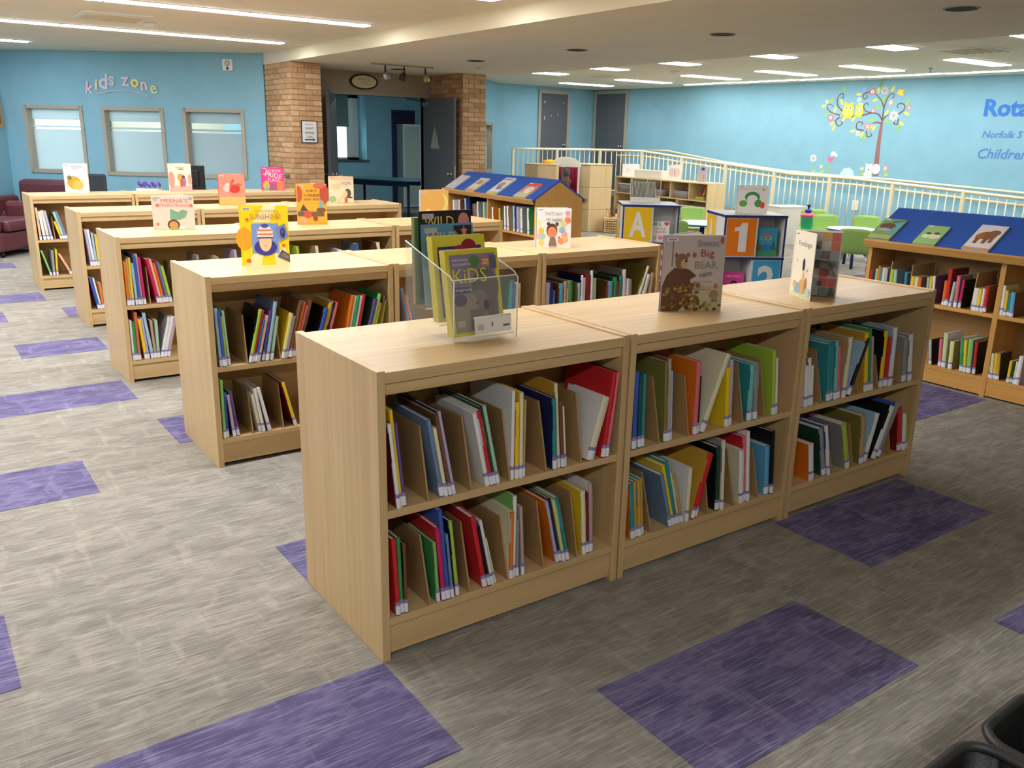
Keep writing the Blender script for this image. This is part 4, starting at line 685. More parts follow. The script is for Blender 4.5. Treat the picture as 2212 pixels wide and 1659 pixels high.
lying(MW_M, 1.10, 1.33, -.03, .295, (226, 222, 220), [('e', .45, .55, .3, .16, (190, 150, 110)), ('e', .6, .35, .26, .1, (120, 130, 170)), ('r', .1, .84, .9, .92, (130, 140, 180)), ('r', 0, 0, 1, .12, (206, 200, 110))], 'white book with a small animal scene, third on the middle blue top')
lying(MW_M, 1.71, 1.96, -.03, .243, (226, 150, 130), [('r', 0, 0, 1, .3, (190, 200, 160)), ('e', .6, .5, .3, .22, (238, 226, 210)), ('e', .68, .55, .05, .05, (190, 60, 50)), ('r', 0, .78, 1, 1, (214, 90, 80))], 'red and pink book, nearest on the middle blue top')
# ---------------------------------------------------------------- letter and number book towers
def tower(x, y, ang, label, top_left, low_right, side_letter):
    r = root('book_tower', (x, y, 0), math.radians(ang), label, 'display stand', 'white and blue children\'s book towers'); w_, D = .585, .56; s = .305
    put('base', G().box(.03, w_-.03, .03, D-.03, 0, .09, M_navyedge), r)
    for z0, z1, nm in ((.09, .115, 'bottom_board'), (.495, .52, 'middle_board'), (.88, .905, 'top_board')):
        put(nm, G().box(-.006, w_+.006, -.006, D+.006, z0, z1-.003, M_navyedge).box(-.004, w_+.004, -.004, D+.004, z1-.0029, z1, M_white), r)
    for z0, z1 in ((.115, .495), (.52, .88)):
        put('core_block', G().box(.30, w_-.30+.015, .27, D-.01, z0, z1, M_white).box(.012, .30, .275, D-.012, z0, z1, M_white), r)
    put('corner_edge', G().box(-.002, .012, -.002, .012, .115, .88, M_navyedge), r); put('corner_edge', G().box(w_-.012, w_+.002, -.002, .012, .115, .88, M_navyedge), r)
    put('right_wall', G().box(w_-.012, w_-.001, .012, D-.012, .115, .88, M_white), r); put('right_back', G().box(s, w_-.012, .262, .27, .115, .88, M_white), r)
    put('cell_wall', G().box(s, s+.012, .004, .262, .52, .88, M_white), r); put('cell_wall', G().box(s-.02, s-.008, .004, .262, .115, .495, M_white), r)
    put('left_wall', G().box(.0, .012, .012, D-.012, .115, .495, M_white).box(0, .012, .012, .262, .52, .88, M_white), r)
    def panel(x0, x1, z0, z1, rgb, ch, tf=Matrix()):
        o = put('letter_panel', G().box(x0, x1, 0, .014, z0, z1, rgbm(rgb), tf), r, label='%s panel with a white %s' % ({(244,196,20): 'yellow', (236,126,24): 'orange', (62,166,214): 'blue', (206,34,40): 'red'}[rgb], ch))
        g = G(); q1 = tf @ T((x0+x1)/2, -.0008, (z0+z1)/2) @ Rx(math.radians(90))
        if ch == '1': g.prism([((a-.5)*.16, (b-.5)*(z1-z0)*.76) for a, b in ((.38, 0), (.86, 0), (.86, 1), (.52, 1), (.38, .85))], .002, M_white, q1).prism([((a-.5)*.16, (b-.5)*(z1-z0)*.76) for a, b in ((.10, .70), (.39, .72), (.39, .862), (.10, .83))], .002, M_white, q1)
        else: add_text(g, ch, M_white, tf @ T((x0+x1)/2, -.0008, (z0+z1)/2) @ Rx(math.radians(90)), (x1-x0)*(.62 if ch != '1' else .40), (z1-z0)*.74, bold=.03)
        put('letter', g, o)
        put('panel_border', G().box(x0, x1, -.0004, .0002, z0, z0+.004, M_white, tf).box(x0, x1, -.0004, .0002, z1-.004, z1, M_white, tf).box(x0, x0+.004, -.0004, .0002, z0, z1, M_white, tf).box(x1-.004, x1, -.0004, .0002, z0, z1, M_white, tf), o)
    panel(.014, s, .523, .877, *top_left); panel(s-.006, w_-.014, .118, .492, *low_right)
    panel(.014, .29, .523, .877, (244, 196, 20), side_letter, T(-.003, D, 0) @ Rz(math.radians(-90)))
    return r
tower(5.174, 4.702, -36, 'book tower with a yellow letter A panel, left of the number tower', ((244, 196, 20), 'A'), ((206, 34, 40), 'E'), 'F')
tower(5.214, 3.354, -30.7, 'book tower with an orange number 1 above a blue number 2', ((236, 126, 24), '1'), ((62, 166, 214), '2'), 'A')
def tower_book(x, y, ang, lx, ly, lz, w_, h, cover, shapes, label):
    M = Matrix.Translation((x, y, 0)) @ Rz(math.radians(ang)) @ T(lx, ly, lz) @ Rx(-.09)
    o = put('board_book', G().box(0, w_, 0, .004, 0, h, rgbm(cover)).box(.002, w_-.003, .004, .016, .002, h-.002, M_page).box(0, w_, .016, .02, 0, h, rgbm(cover)), mw=M, label=label, cat='book')
    g = G(); art(g, w_, h, shapes, FR, .0004, .0003); put('cover_print', g, o, kind='stuff')
rb = [(230, 70, 80), (240, 150, 40), (220, 190, 40), (110, 180, 90), (80, 150, 200), (170, 90, 170)]
tower_book(5.174, 4.702, -36, .322, .06, .523, .185, .21, (240, 238, 228), [('r', .06, .78, .3, .95, (160, 176, 110)), ('e', .5, .86, .12, .11, (110, 180, 196)), ('e', .56, .88, .1, .1, (240, 238, 228)), ('e', .76, .89, .08, .07, (232, 80, 66)), ('e', .88, .89, .08, .07, (232, 80, 66)), ('p', [(.69, .87), (.95, .87), (.82, .76)], (232, 80, 66)), ('t', 'PEOPLE', .45, .62, .62, .1, (196, 120, 120)), ('t', 'SHAPES', .50, .46, .58, .1, (196, 90, 110)), ('e', .18, .18, .1, .12, (190, 200, 110)), ('e', .5, .18, .13, .11, (232, 120, 180)), ('p', [(.7, .1), (.95, .1), (.86, .27)], (226, 140, 130))], 'white board book of people shapes in the open cell beside the letter A')
tower_book(5.214, 3.354, -30.7, .325, .04, .523, .205, .265, (66, 160, 196), [('r', 0, 0, 1, .25, (70, 150, 110)), ('e', .5, .30, .3, .12, (40, 130, 190)), ('e', .12, .30, .16, .12, (120, 84, 56)), ('p', [(.7, .22), (.98, .22), (.84, .62)], (40, 120, 100)), ('p', [(.02, .3), (.2, .3), (.1, .7)], (46, 130, 110)), ('r', .3, .74, .7, .78, (220, 100, 90)), ('t', '123', .48, .64, .5, .14, (236, 214, 110))], 'teal counting board book titled 123 in the cell beside the number 1')
tower_book(5.214, 3.354, -30.7, .05, .05, .118, .20, .25, (214, 66, 160), [('t', 'I LIKE MYSELF!', .5, .84, .8, .09, (250, 214, 90)), ('e', .52, .56, .16, .12, (30, 24, 26)), ('e', .52, .50, .10, .10, (190, 120, 80)), ('r', .42, .1, .62, .4, (245, 240, 240)), ('r', .42, .2, .62, .26, (40, 36, 40)), ('r', .42, .32, .62, .37, (40, 36, 40))], 'magenta board book in the lower cell below the number 1')
display_book(5.517, 3.503, .905, -51.6, .285, .255, (236, 230, 222), [('e', .50, .58, .24, .2, (60, 140, 90)), ('e', .50, .50, .17, .16, (236, 230, 222)), ('e', .22, .34, .13, .12, (96, 160, 80)), ('e', .70, .36, .12, .14, (70, 150, 80)), ('e', .84, .30, .075, .12, (206, 80, 50)), ('e', .84, .86, .06, .05, (200, 192, 186)), ('r', .08, .86, .7, .875, (190, 180, 174))], 'white picture book with a green arch shape standing on the number tower', openness=20, group='books standing on the towers', back=(228, 226, 220))
# acrylic file box with thin books on the letter tower
fx = root('file_box', (5.70, 4.93, .905), math.radians(-46), 'clear acrylic file box on top of the letter A tower', 'box')
for x in (-.16, .157): put('side_wall', G().prism([(-.1, 0), (.11, 0), (.11, .25), (.06, .25), (-.1, .1)], .003, M_acryl, T(x, 0, 0) @ YZ), fx); put('edge_strip', G().tube([(x, -.1, 0), (x, -.1, .1), (x, .06, .25), (x, .11, .25)], .003, M_acryl_edge, 5), fx)
put('base', G().box(-.16, .16, -.1, .11, 0, .004, M_acryl_edge), fx); put('front_wall', G().box(-.16, .16, -.102, -.099, 0, .05, M_acryl_edge), fx); put('back_wall', G().box(-.16, .16, .107, .11, 0, .25, M_acryl), fx)
FM = Matrix.Translation((5.70, 4.93, .905)) @ Rz(math.radians(-46))
fc = ['grey', 'white', 'olive', 'cream', 'pinkgrey', 'grey', 'white', 'green', 'cream', 'grey', 'brown', 'white', 'mint', 'grey', 'cream', 'lime', 'black', 'white', 'olive', 'red']
for k, c in enumerate(fc):
    o = put('thin_book', G().box(0, .006, 0, .165, 0, .20, pal(c)).box(.001, .005, -.0006, .166, .002, .201, M_page), mw=FM @ T(-.145+k*.0135, -.07, .006) @ Ry(-.12), label='thin %s reader, %s from left in the acrylic file box' % (CW.get(c, c), ORD[k]), cat='book', group='thin readers in the file box')

# ---------------------------------------------------------------- puppet theatre corner
def wood_block(pts, h, label):
    cx = sum(p[0] for p in pts)/len(pts); cy = sum(p[1] for p in pts)/len(pts); r = root('wooden_cabinet', (cx, cy, 0), 0, label, 'cabinet', 'angled wooden play cabinets')
    P = [(x-cx, y-cy) for x, y in pts]; wz = wood('z', 'birch')
    for k in range(3): put('cabinet_section', G().prism(P, h/3-.008, wz, T(0, 0, k*h/3+.0005)), r, bev=.004)
    for k in (1, 2): put('joint_strip', G().prism([(x*.985, y*.985) for x, y in P], .008, wood('x', 'interior'), T(0, 0, k*h/3-.0075)), r)
    put('cabinet_top', G().prism([(x*1.03, y*1.03) for x, y in P], .018, wood('x', 'birch'), T(0, 0, h-.0065)), r, bev=.003); return r
wood_block([(7.72, 9.62), (7.96, 9.44), (8.2, 9.66), (8.12, 9.98), (7.86, 10.1), (7.68, 9.92)], 1.13, 'birch play cabinet left of the puppet theatre')
wood_block([(8.75, 9.80), (8.77, 9.52), (9.22, 9.46), (9.42, 9.78), (9.2, 10.1), (8.9, 10.08)], 1.13, 'birch play cabinet right of the puppet theatre')
pt = root('puppet_theatre', (8.46, 9.78, 0), math.radians(-35), 'puppet theatre with a white arch and dark red curtains', 'theatre'); M_thw = mat('theatre_white', (240, 236, 222), .6); wz = wood('z', 'birch')
put('side_post', G().box(-.27, -.235, -.02, .02, 0, 1.09, wz), pt, bev=.004); put('side_post', G().box(.19, .225, -.02, .02, 0, 1.09, M_thw), pt, bev=.004); put('lower_board', G().box(-.235, .19, -.015, .015, 0, .68, M_black), pt)
put('arch', G().prism([(-.28, 0), (.25, 0)]+[(-.015+.265*math.cos(math.pi*k/16), .165*math.sin(math.pi*k/16)) for k in range(1, 16)], .04, M_thw, T(0, .02, 1.09) @ Rx(math.radians(90))), pt, bev=.004)
M_cur = mat('red_velvet', (150, 18, 52), .8)
for x0, x1 in ((-.235, -.09), (-.02, .19)):
    P = [[(x0+(x1-x0)*i/24, -.03+.014*math.sin(i*1.9), z) for i in range(25)] for z in (.68, .9, 1.085)]
    put('curtain', G().grid(P, M_cur), pt, solid=.004)
put('curtain_rod', G().tube([(-.235, -.02, 1.083), (.19, -.02, 1.083)], .008, M_metal, 6), pt)
pp = root('puppet', (8.40, 9.69, .72), math.radians(-35), 'grey-brown hand puppet hanging between the red curtains', 'puppet'); M_fur = mat('brown_fur', (120, 92, 78), .95, bump=.4, bscale=120); M_fg = mat('grey_fur', (88, 84, 82), .95, bump=.4, bscale=120)
put('body', G().lathe([(.03, 0), (.055, .03), (.06, .12), (.045, .2), (.03, .22)], M_fur, 14), pp); put('head', G().lathe([(.01, .2), (.05, .225), (.062, .27), (.05, .32), (.015, .345)], M_fg, 14), pp)
for s in (-1, 1): put('arm', G().tube([(s*.03, -.01, .17), (s*.06, -.03, .14), (s*.055, -.05, .1)], [.02, .018, .014], M_fur, 8), pp); put('ear', G().lathe([(.004, 0), (.02, .01), (.016, .03), (.004, .036)], M_fg, 8, T(s*.035, 0, .32)), pp)
ph = root('plush_toy', (8.03, 9.70, 1.145), math.radians(20), 'yellow plush toy lying on the left play cabinet', 'toy'); M_py = mat('yellow_plush', (240, 196, 60), .95, bump=.4, bscale=120)
put('body', G().tube([(-.12, 0, .03), (-.05, 0, .036), (.05, 0, .034), (.15, 0, .03)], [.02, .034, .03, .015], M_py, 10), ph); put('head', G().tube([(-.19, .01, .03), (-.16, .01, .034), (-.125, 0, .034)], [.016, .032, .02], mat('orange_plush', (236, 160, 60), .95), 10), ph)
# bead maze cube
bc = root('bead_maze_cube', (8.90, 9.24, 0), math.radians(-38), 'wooden bead maze activity cube on the floor by the play cabinet', 'toy'); wb = wood('z', 'birch'); n = .26
put('cube_frame', G().box(0, n, 0, n, .01, .03, wb).box(0, n, 0, n, .235, .255, wb).box(0, .02, 0, .02, .03, .235, wb).box(n-.02, n, 0, .02, .03, .235, wb).box(0, .02, n-.02, n, .03, .235, wb).box(n-.02, n, n-.02, n, .03, .235, wb), bc, bev=.003)
put('core', G().box(.02, n-.02, .02, n-.02, .03, .235, wood('z', 'interior')), bc)
for k, c in enumerate(('yellow', 'green', 'orange', 'red', 'brown')): put('abacus_bar', G().tube([(-.004, .05, .21-k*.035), (-.004, n-.05, .21-k*.035)], .011, pal(c), 8), bc)
bead = G().lathe([(.004, -.012), (.014, -.006), (.016, 0), (.014, .006), (.004, .012)], mat('natural_bead', (226, 200, 150), .4), 10).mesh('bead')
for i in range(6):
    for j in range(5):
        o = bpy.data.objects.new('bead', bead); C.objects.link(o); o.parent = bc; o.location = (.035+i*.038, -.004, .05+j*.042)
for s, c in ((0, 'red'), (1, 'blue'), (2, 'green')):
    pts = smooth([(.04+.05*s, .04, .255), (.03+.06*s, .08, .42), (.1+.03*s, .12, .34), (.14+.03*s, .18, .46), (.2, .22, .3), (.21, .22, .255)], 5); put('maze_wire', G().tube(pts, .003, pal('brown'), 5), bc)
for i, (x, y, z) in enumerate([(.05, .05, .30), (.1, .1, .28), (.16, .06, .32), (.2, .12, .29), (.08, .2, .30), (.15, .17, .36), (.22, .2, .28)]): put('block', G().lathe([(.018, -.03), (.02, 0), (.008, .03)], [wood('z', 'birch'), pal('ochre'), pal('brown')][i % 3], 8, T(x, y, z)), bc)

# ---------------------------------------------------------------- open storage cubby with bins
P0 = Vector((10.38, 10.68, 0)); P1 = Vector((10.11, 8.05, 0)); d = P1-P0; LC = d.length; ca = math.atan2(d.y, d.x)
cb = root('cubby_shelf', P0, ca, 'long birch toy storage cubby with two shelves below the ramp railing', 'shelf'); wx_, wz_ = wood('x', 'birch'), wood('z', 'birch'); hC, dC = .885, .40
for a in (0, LC-.025): put('end_panel', G().box(a, a+.025, 0, dC, 0, hC, wz_), cb, bev=.003)
for z in (.06, .29, .59): put('shelf', G().box(.025, LC-.025, .003, dC-.01, z-.02, z, wx_), cb, bev=.002)
put('top_board', G().box(.025, LC-.025, 0, dC, hC-.022, hC, wx_), cb, bev=.003); put('back_panel', G().box(.025, LC-.025, dC-.009, dC, .06, hC-.022, wood('x', 'birch')), cb)
for u in (.5, 1.0, 1.66, 2.16): put('divider', G().box(u-.009, u+.009, .004, dC-.01, .5901, hC-.0225, wz_), cb)
for u in (.9, 1.85): put('divider', G().box(u-.009, u+.009, .004, dC-.01, .2901, .5695, wz_), cb)
CB = Matrix.Translation(P0) @ Rz(ca)
M_tub = frosted('tub_plastic', (200, 196, 196), .5)
def tub(u, z, w_, h, dp, label, lid=True):
    r = root('storage_tub', (0, 0, 0), 0, label, 'tub', 'plastic tubs in the toy cubby', mw=CB @ T(u, .03, z+.0006)); g = G()
    A = [(rrect(w_*.88, dp*.9, .03, 3, w_/2, dp/2), .0), (rrect(w_, dp, .03, 3, w_/2, dp/2), h)]; rows = [[(*p, z_) for p in q+[q[0]]] for q, z_ in A]; g.grid(rows, M_tub); g.face([(x, y, .001) for x, y in A[0][0]], M_tub); put('tub_body', g, r, solid=.003)
    if lid: put('lid', G().prism(rrect(w_+.02, dp+.02, .035, 3, w_/2, dp/2), .022, mat('white_lid', (236, 234, 228), .4), T(0, 0, h)), r, bev=.004)
    return r
tub(.06, .59, .38, .15, .3, 'small lidded tub, upper left cell of the toy cubby'); tub(1.05, .59, .36, .12, .3, 'low tub, third upper cell of the toy cubby', False); tub(1.70, .59, .40, .13, .3, 'clear tub, fourth upper cell of the toy cubby', False)
tub(1.02, .29, .50, .19, .32, 'lidded grey tub, middle lower cell of the toy cubby'); tub(1.93, .29, .62, .17, .32, 'large white-lidded tub, right lower cell of the toy cubby'); tub(.1, .06, .4, .17, .3, 'tub on the bottom shelf, left of the toy cubby', False)
tc = root('toy_cluster', (0, 0, 0), 0, 'bright toy of red, blue and orange rods in a lime base, upper right cubby cell', 'toy', mw=CB @ T(2.36, .15, .5906)); put('base', G().box(-.12, .10, -.06, .06, 0, .055, pal('lime')), tc, bev=.01)
for i, (x, z, c) in enumerate([(-.06, .14, 'purple'), (0, .19, 'blue'), (.05, .15, 'red'), (.08, .21, 'orange'), (.03, .11, 'maroon'), (-.02, .13, 'red'), (.09, .12, 'ochre')]): put('rod', G().tube([(x*.4, -.01*i+.02, .054), (x, -.01*i+.02, z)], [.014, .02], pal(c), 8), tc)
wt = root('wooden_toy', (0, 0, 0), 0, 'small pale toy house in the lower left of the cubby', 'toy', mw=CB @ T(.55, .05, .0606)); put('walls', G().box(0, .2, 0, .16, 0, .12, pal('cream')), wt); put('roof', G().prism([(-.02, 0), (.22, 0), (.1, .07)], .16, pal('mint'), T(0, .16, .12) @ Rx(math.radians(90))), wt)
def cubby_book(u, w_, h, c, shapes, label, a=0): display_book(*(CB @ Vector((u, .10, hC)))[:3], math.degrees(ca)+a, w_, h, c, shapes, label, openness=40, group='white books on the toy cubby')
cubby_book(.10, .32, .23, (246, 244, 240), [('e', .3, .6, .06, .05, (190, 190, 214)), ('e', .45, .5, .05, .04, (170, 180, 206)), ('e', .25, .4, .05, .04, (190, 180, 200))], 'white book with small drawings at the left of the cubby top', 40)
cubby_book(1.45, .24, .26, (238, 230, 226), [('e', .3, .5, .2, .3, (216, 196, 200)), ('e', .7, .5, .2, .3, (220, 200, 196)), ('r', .48, .2, .52, .8, (130, 120, 120))], 'pale book with a bird drawing standing mid cubby', 40)
cubby_book(2.25, .16, .26, (196, 190, 206), [('e', .6, .85, .2, .1, (70, 80, 170)), ('e', .4, .4, .2, .3, (216, 190, 170)), ('e', .7, .3, .12, .2, (180, 170, 150))], 'narrow patterned book at the right end of the cubby top', 20)
rl = put('paper_box', G().box(0, .80, 0, .14, 0, .145, M_thw), mw=CB @ T(.47, .10, hC+.0006), label='long white box lying on the cubby top', cat='box', bev=.006)

# ---------------------------------------------------------------- children's tables and chairs
M_ttop = mat('table_white', (240, 240, 236), .35)
def table(x, y, r_, h, label):
    t = root('round_table', (x, y, 0), 0, label, 'table'); put('tabletop', G().lathe([(r_-.004, h-.026), (r_, h-.022), (r_, h-.006), (r_-.006, h)], M_ttop, 36), t)
    put('table_edge', G().lathe([(r_+.001, h-.027), (r_+.003, h-.024), (r_+.003, h-.008), (r_+.001, h-.006)], M_blue, 36), t, label='blue table edge')
    for k in range(4): a = math.pi/4+k*math.pi/2; put('leg', G().tube([(r_*.55*math.cos(a), r_*.55*math.sin(a), h-.028), (r_*.8*math.cos(a), r_*.8*math.sin(a), 0)], .02, M_navyedge, 8), t)
table(7.86, 6.05, .40, .50, 'white round children\'s table with a blue edge behind the towers'); table(9.18, 4.66, .31, .50, 'white round children\'s table behind the right blue-topped bookcase')
def chair_mesh():
    g = G(); P = []
    prof = [(-.19, .315), (-.185, .30), (-.14, .295), (-.05, .288), (.06, .288), (.12, .30), (.155, .34), (.175, .41), (.19, .49), (.20, .56), (.205, .60)]
    for i, (y, z) in enumerate(prof):
        hw = .18+.012*math.sin(i*.5); row = []
        if i > 7: hw = .185-.02*max(0, i-9)
        for k in range(9):
            t = -1+k/4; cz = .012*t*t if i < 6 else 0; cy = -.03*t*t if i >= 6 else 0; row.append((hw*t, y+cy, z+cz-(0.015*abs(t)**4 if i == len(prof)-1 else 0)))
        P.append(row)
    return G().grid(P, M_lime).mesh('seat_shell')
CHM = chair_mesh(); LEGM = []
for sx in (-1, 1):
    LEGM.append(G().tube([(sx*.12, -.10, .286), (sx*.14, -.13, .27), (sx*.19, -.17, 0)], .009, M_chrome, 8).mesh('leg')); LEGM.append(G().tube([(sx*.12, .08, .284), (sx*.14, .11, .27), (sx*.19, .19, 0)], .009, M_chrome, 8).mesh('leg'))
BARM = G().tube([(-.125, -.1, .276), (.125, -.1, .276)], .007, M_chrome, 6).mesh('cross_bar')
def chair(x, y, ang, label):
    r = root('kids_chair', (x, y, 0), math.radians(ang), label, 'chair', 'lime green children\'s chairs')
    put('seat_shell', CHM, r, solid=.007)
    for m in LEGM: put('leg', m, r)
    put('cross_bar', BARM, r)
chair(10.30, 6.10, -60, 'lime green chair holding a green bucket, near the white cabinet'); chair(9.62, 5.30, -32, 'lime green chair behind the right table, back facing the ramp'); chair(9.98, 5.02, -70, 'lime green chair at the far side of the right table'); chair(8.36, 4.05, 120, 'lime green chair nearest, half hidden by the right blue-topped bookcase'); chair(9.9, 4.2, -110, 'lime green chair just showing above the end of the right blue-topped bookcase')
chair(8.75, 7.05, -40, 'lime green chair behind the left round table'); chair(7.15, 5.78, 110, 'lime green chair in front of the left round table beside the letter tower')
wc = root('white_cabinet', (10.32, 6.72, 0), math.radians(-20), 'low white cabinet block against the ramp railing', 'cabinet'); put('cabinet_body', G().box(0, .5, 0, .35, .0, .58, mat('offwhite_laminate', (226, 222, 208), .5)), wc, bev=.004); put('cabinet_top', G().box(-.008, .508, -.008, .358, .5805, .60, M_white), wc, bev=.003)
bu = root('bucket', (10.24, 6.13, .2965), 0, 'green plastic bucket with a pink lid on the lime chair', 'bucket'); put('bucket_body', G().lathe([(.078, 0), (.082, .01), (.10, .19), (.104, .2)], mat('green_plastic', (30, 160, 120), .35), 20), bu); put('lid', G().lathe([(.106, .2005), (.108, .22), (.09, .245), (.05, .255)], mat('pink_plastic', (232, 90, 120), .35), 20), bu); put('lid_toy', G().lathe([(.03, .2555), (.055, .27), (.05, .30), (.02, .315)], mat('blue_plastic', (56, 50, 190), .3), 14), bu); put('knob', G().lathe([(.012, .3155), (.014, .34), (.028, .352), (.028, .368), (.012, .378)], M_blackp, 12), bu)
TRUNK= [(6.688, 1.061), (6.672, 1.562), (6.679, 1.925)]
BR= [[(6.679, 1.925), (6.683, 2.131), (6.709, 2.266), (6.752, 2.35), (6.814, 2.365), (6.823, 2.306), (6.786, 2.307)], [(6.681, 1.951), (6.745, 2.025), (6.828, 2.028)], [(6.935, 2.044), (7.019, 2.11), (7.018, 2.186), (6.946, 2.212), (6.9, 2.182), (6.925, 2.137)], [(6.949, 1.976), (6.943, 1.892), (6.879, 1.905), (6.906, 1.934)], [(6.684, 2.148), (6.616, 2.268), (6.497, 2.376)], [(6.398, 2.409), (6.294, 2.36), (6.323, 2.29), (6.368, 2.324), (6.338, 2.355)], [(6.674, 1.96), (6.602, 2.046), (6.484, 2.072), (6.375, 2.099), (6.325, 2.178), (6.376, 2.229), (6.407, 2.185)], [(6.484, 2.072), (6.298, 2.027), (6.104, 2.01), (5.942, 2.032), (5.74, 2.09), (5.653, 2.177), (5.713, 2.219), (5.774, 2.176)], [(5.952, 2.103), (5.846, 2.21), (5.848, 2.343), (5.922, 2.389), (5.942, 2.318), (5.901, 2.324)], [(5.943, 2.023), (5.848, 1.943), (5.908, 1.861), (5.983, 1.904), (5.946, 1.929)], [(6.669, 1.905), (6.582, 1.92), (6.509, 1.899)], [(6.381, 1.789), (6.253, 1.82), (6.255, 1.917), (6.349, 1.917), (6.321, 1.864)], [(6.43, 1.782), (6.459, 1.69), (6.532, 1.713), (6.504, 1.751)]]
LEAF= [(5.937, 2.467, 60, 'g'), (5.729, 2.283, 60, 'g'), (5.597, 2.187, 10, 'y'), (5.814, 2.122, 70, 'y'), (5.65, 2.043, 20, 'g'), (5.922, 2.245, -60, 'y'), (5.793, 1.898, 20, 'y'), (5.828, 1.826, 65, 'y'), (5.999, 1.979, 60, 'y'), (6.173, 1.975, 60, 'y'), (6.215, 2.367, 0, 'y'), (6.269, 2.208, 0, 'y'), (6.512, 2.27, 15, 'y'), (6.588, 2.162, 10, 'g'), (6.668, 2.292, 60, 'g'), (6.58, 2.514, 70, 'd'), (6.55, 2.425, 90, 'y'), (6.792, 2.441, 60, 'y'), (7.063, 2.235, 50, 'g'), (7.077, 2.056, -20, 'y'), (7.015, 1.897, -30, 'y'), (6.969, 1.841, 60, 'g'), (6.738, 2.071, 60, 'y'), (6.762, 1.934, -40, 'g'), (6.5, 1.96, -30, 'g'), (6.553, 1.83, 60, 'y'), (6.192, 1.78, 10, 'y'), (6.361, 1.724, 60, 'y'), (6.401, 1.689, 50, 'g'), (6.489, 1.839, 40, 'y')]
FLW= [(6.659, 2.416, 0.078, 'beige'), (6.451, 2.404, 0.062, 'pink'), (6.231, 2.283, 0.043, 'white'), (5.646, 2.258, 0.039, 'peach'), (5.749, 1.997, 0.066, 'pink'), (5.939, 2.023, 0.031, 'pink'), (6.506, 2.107, 0.043, 'coral'), (6.788, 2.231, 0.047, 'peach'), (7.103, 2.143, 0.043, 'coral'), (6.865, 2.024, 0.086, 'white'), (6.443, 1.856, 0.066, 'coral'), (6.284, 1.741, 0.047, 'white'), (5.508, 1.317, 0.07, 'white'), (5.68, 1.179, 0.035, 'yel'), (6.849, 1.191, 0.051, 'orange'), (6.44, 1.17, 0.039, 'yel')]
# ---------------------------------------------------------------- area behind the farthest row
KD = Vector((math.cos(kwa), math.sin(kwa), 0)); KN = Vector((math.sin(kwa), -math.cos(kwa), 0)); K0 = Vector((.430, 12.752, 0))
def kpt(s, n, z=0): return K0+KD*s+KN*n+Vector((0, 0, z))
M_lea = mat('maroon_leather', (98, 52, 58), .35, bump=.15, bscale=60)
def sofa(p, ang, L, label):
    r = root('armchair', p, ang, label, 'armchair')
    put('seat_base', G().box(-L/2, L/2, -.62, .02, .07, .30, M_lea), r, bev=.04); put('seat_cushion', G().box(-L/2+.13, L/2-.13, -.65, -.10, .3005, .44, M_lea), r, bev=.05)
    put('backrest', G().box(-L/2+.02, L/2-.02, -.06, .17, .3005, .83, M_lea), r, bev=.07)
    for s in (-1, 1): put('arm', G().box(s*L/2-.07, s*L/2+.07, -.64, -.08, .3005, .62, M_lea), r, bev=.06)
    for a in (-1, 1):
        for b in (-.56, .0): put('foot', G().lathe([(.02, 0), (.03, .07)], M_black, 10, T(a*(L/2-.1), b, 0)), r)
sofa(kpt(.70, .30), kwa, .85, 'maroon leather armchair against the blue wall under the left window')
sofa(kpt(.80, 1.95), kwa+math.radians(90), .95, 'maroon leather armchair at the left edge of the photo')
# service desk with chair, monitor and flower box
dk = root('desk', kpt(3.0, 1.45), kwa, 'plain desk behind the farthest bookcase row', 'desk'); put('desk_top', G().box(-.72, .72, -.3, .3, .70, .73, wood('x', 'birch')), dk, bev=.003)
for a in (-.69, .69): put('leg', G().box(a-.025, a+.025, -.28, .28, 0, .6995, wood('z', 'birch')), dk)
DZ = .7305
mo = root('monitor', kpt(3.38, 1.42, DZ), kwa+math.radians(14), 'black monitor seen from behind beyond the farthest row', 'monitor'); put('panel', G().box(-.19, .19, -.012, .012, .09, .39, M_blackp), mo, bev=.006); put('rear_housing', G().box(-.12, .12, -.035, -.0125, .14, .33, M_blackp), mo, bev=.01); put('stand', G().box(-.03, .03, -.03, -.01, .012, .0895, M_blackp), mo); put('foot', G().prism(rrect(.22, .16, .04), .012, M_blackp), mo)
fb_ = root('flower_box', kpt(2.82, 1.40, DZ), kwa, 'white slatted box of purple flowers beyond the farthest row', 'planter'); put('slat_box', G().box(-.15, .15, -.05, .05, 0, .085, M_white), fb_)
for k in range(11): put('slat', G().box(-.148+k*.028, -.132+k*.028, -.056, -.0505, 0, .092, M_white), fb_)
rf = random.Random(5); M_pf = mat('purple_petals', (112, 72, 178), .7)
for k in range(22):
    x, y, h = rf.uniform(-.14, .14), rf.uniform(-.04, .04), rf.uniform(.10, .145); put('flower', G().lathe([(.004, 0), (.014, .012), (.019, .026), (.008, .038)], M_pf, 7, T(x, y, h)).tube([(x, y, .05), (x, y, h)], .002, pal('green'), 4), fb_)
oc = root('office_chair', kpt(2.0, 1.30), kwa+math.radians(170), 'black office chair behind the farthest bookcase row', 'chair'); M_mesh = mat('charcoal_fabric', (52, 56, 64), .8)
put('backrest', G().box(-.21, .21, -.03, .03, .52, .98, M_mesh), oc, bev=.025); put('seat', G().box(-.23, .23, -.50, -.02, .42, .49, M_mesh), oc, bev=.025); put('column', G().tube([(0, -.25, .08), (0, -.25, .42)], .025, M_black, 10), oc); put('back_bar', G().tube([(0, -.1, .43), (0, .035, .45), (0, .045, .6)], .015, M_black, 8), oc)
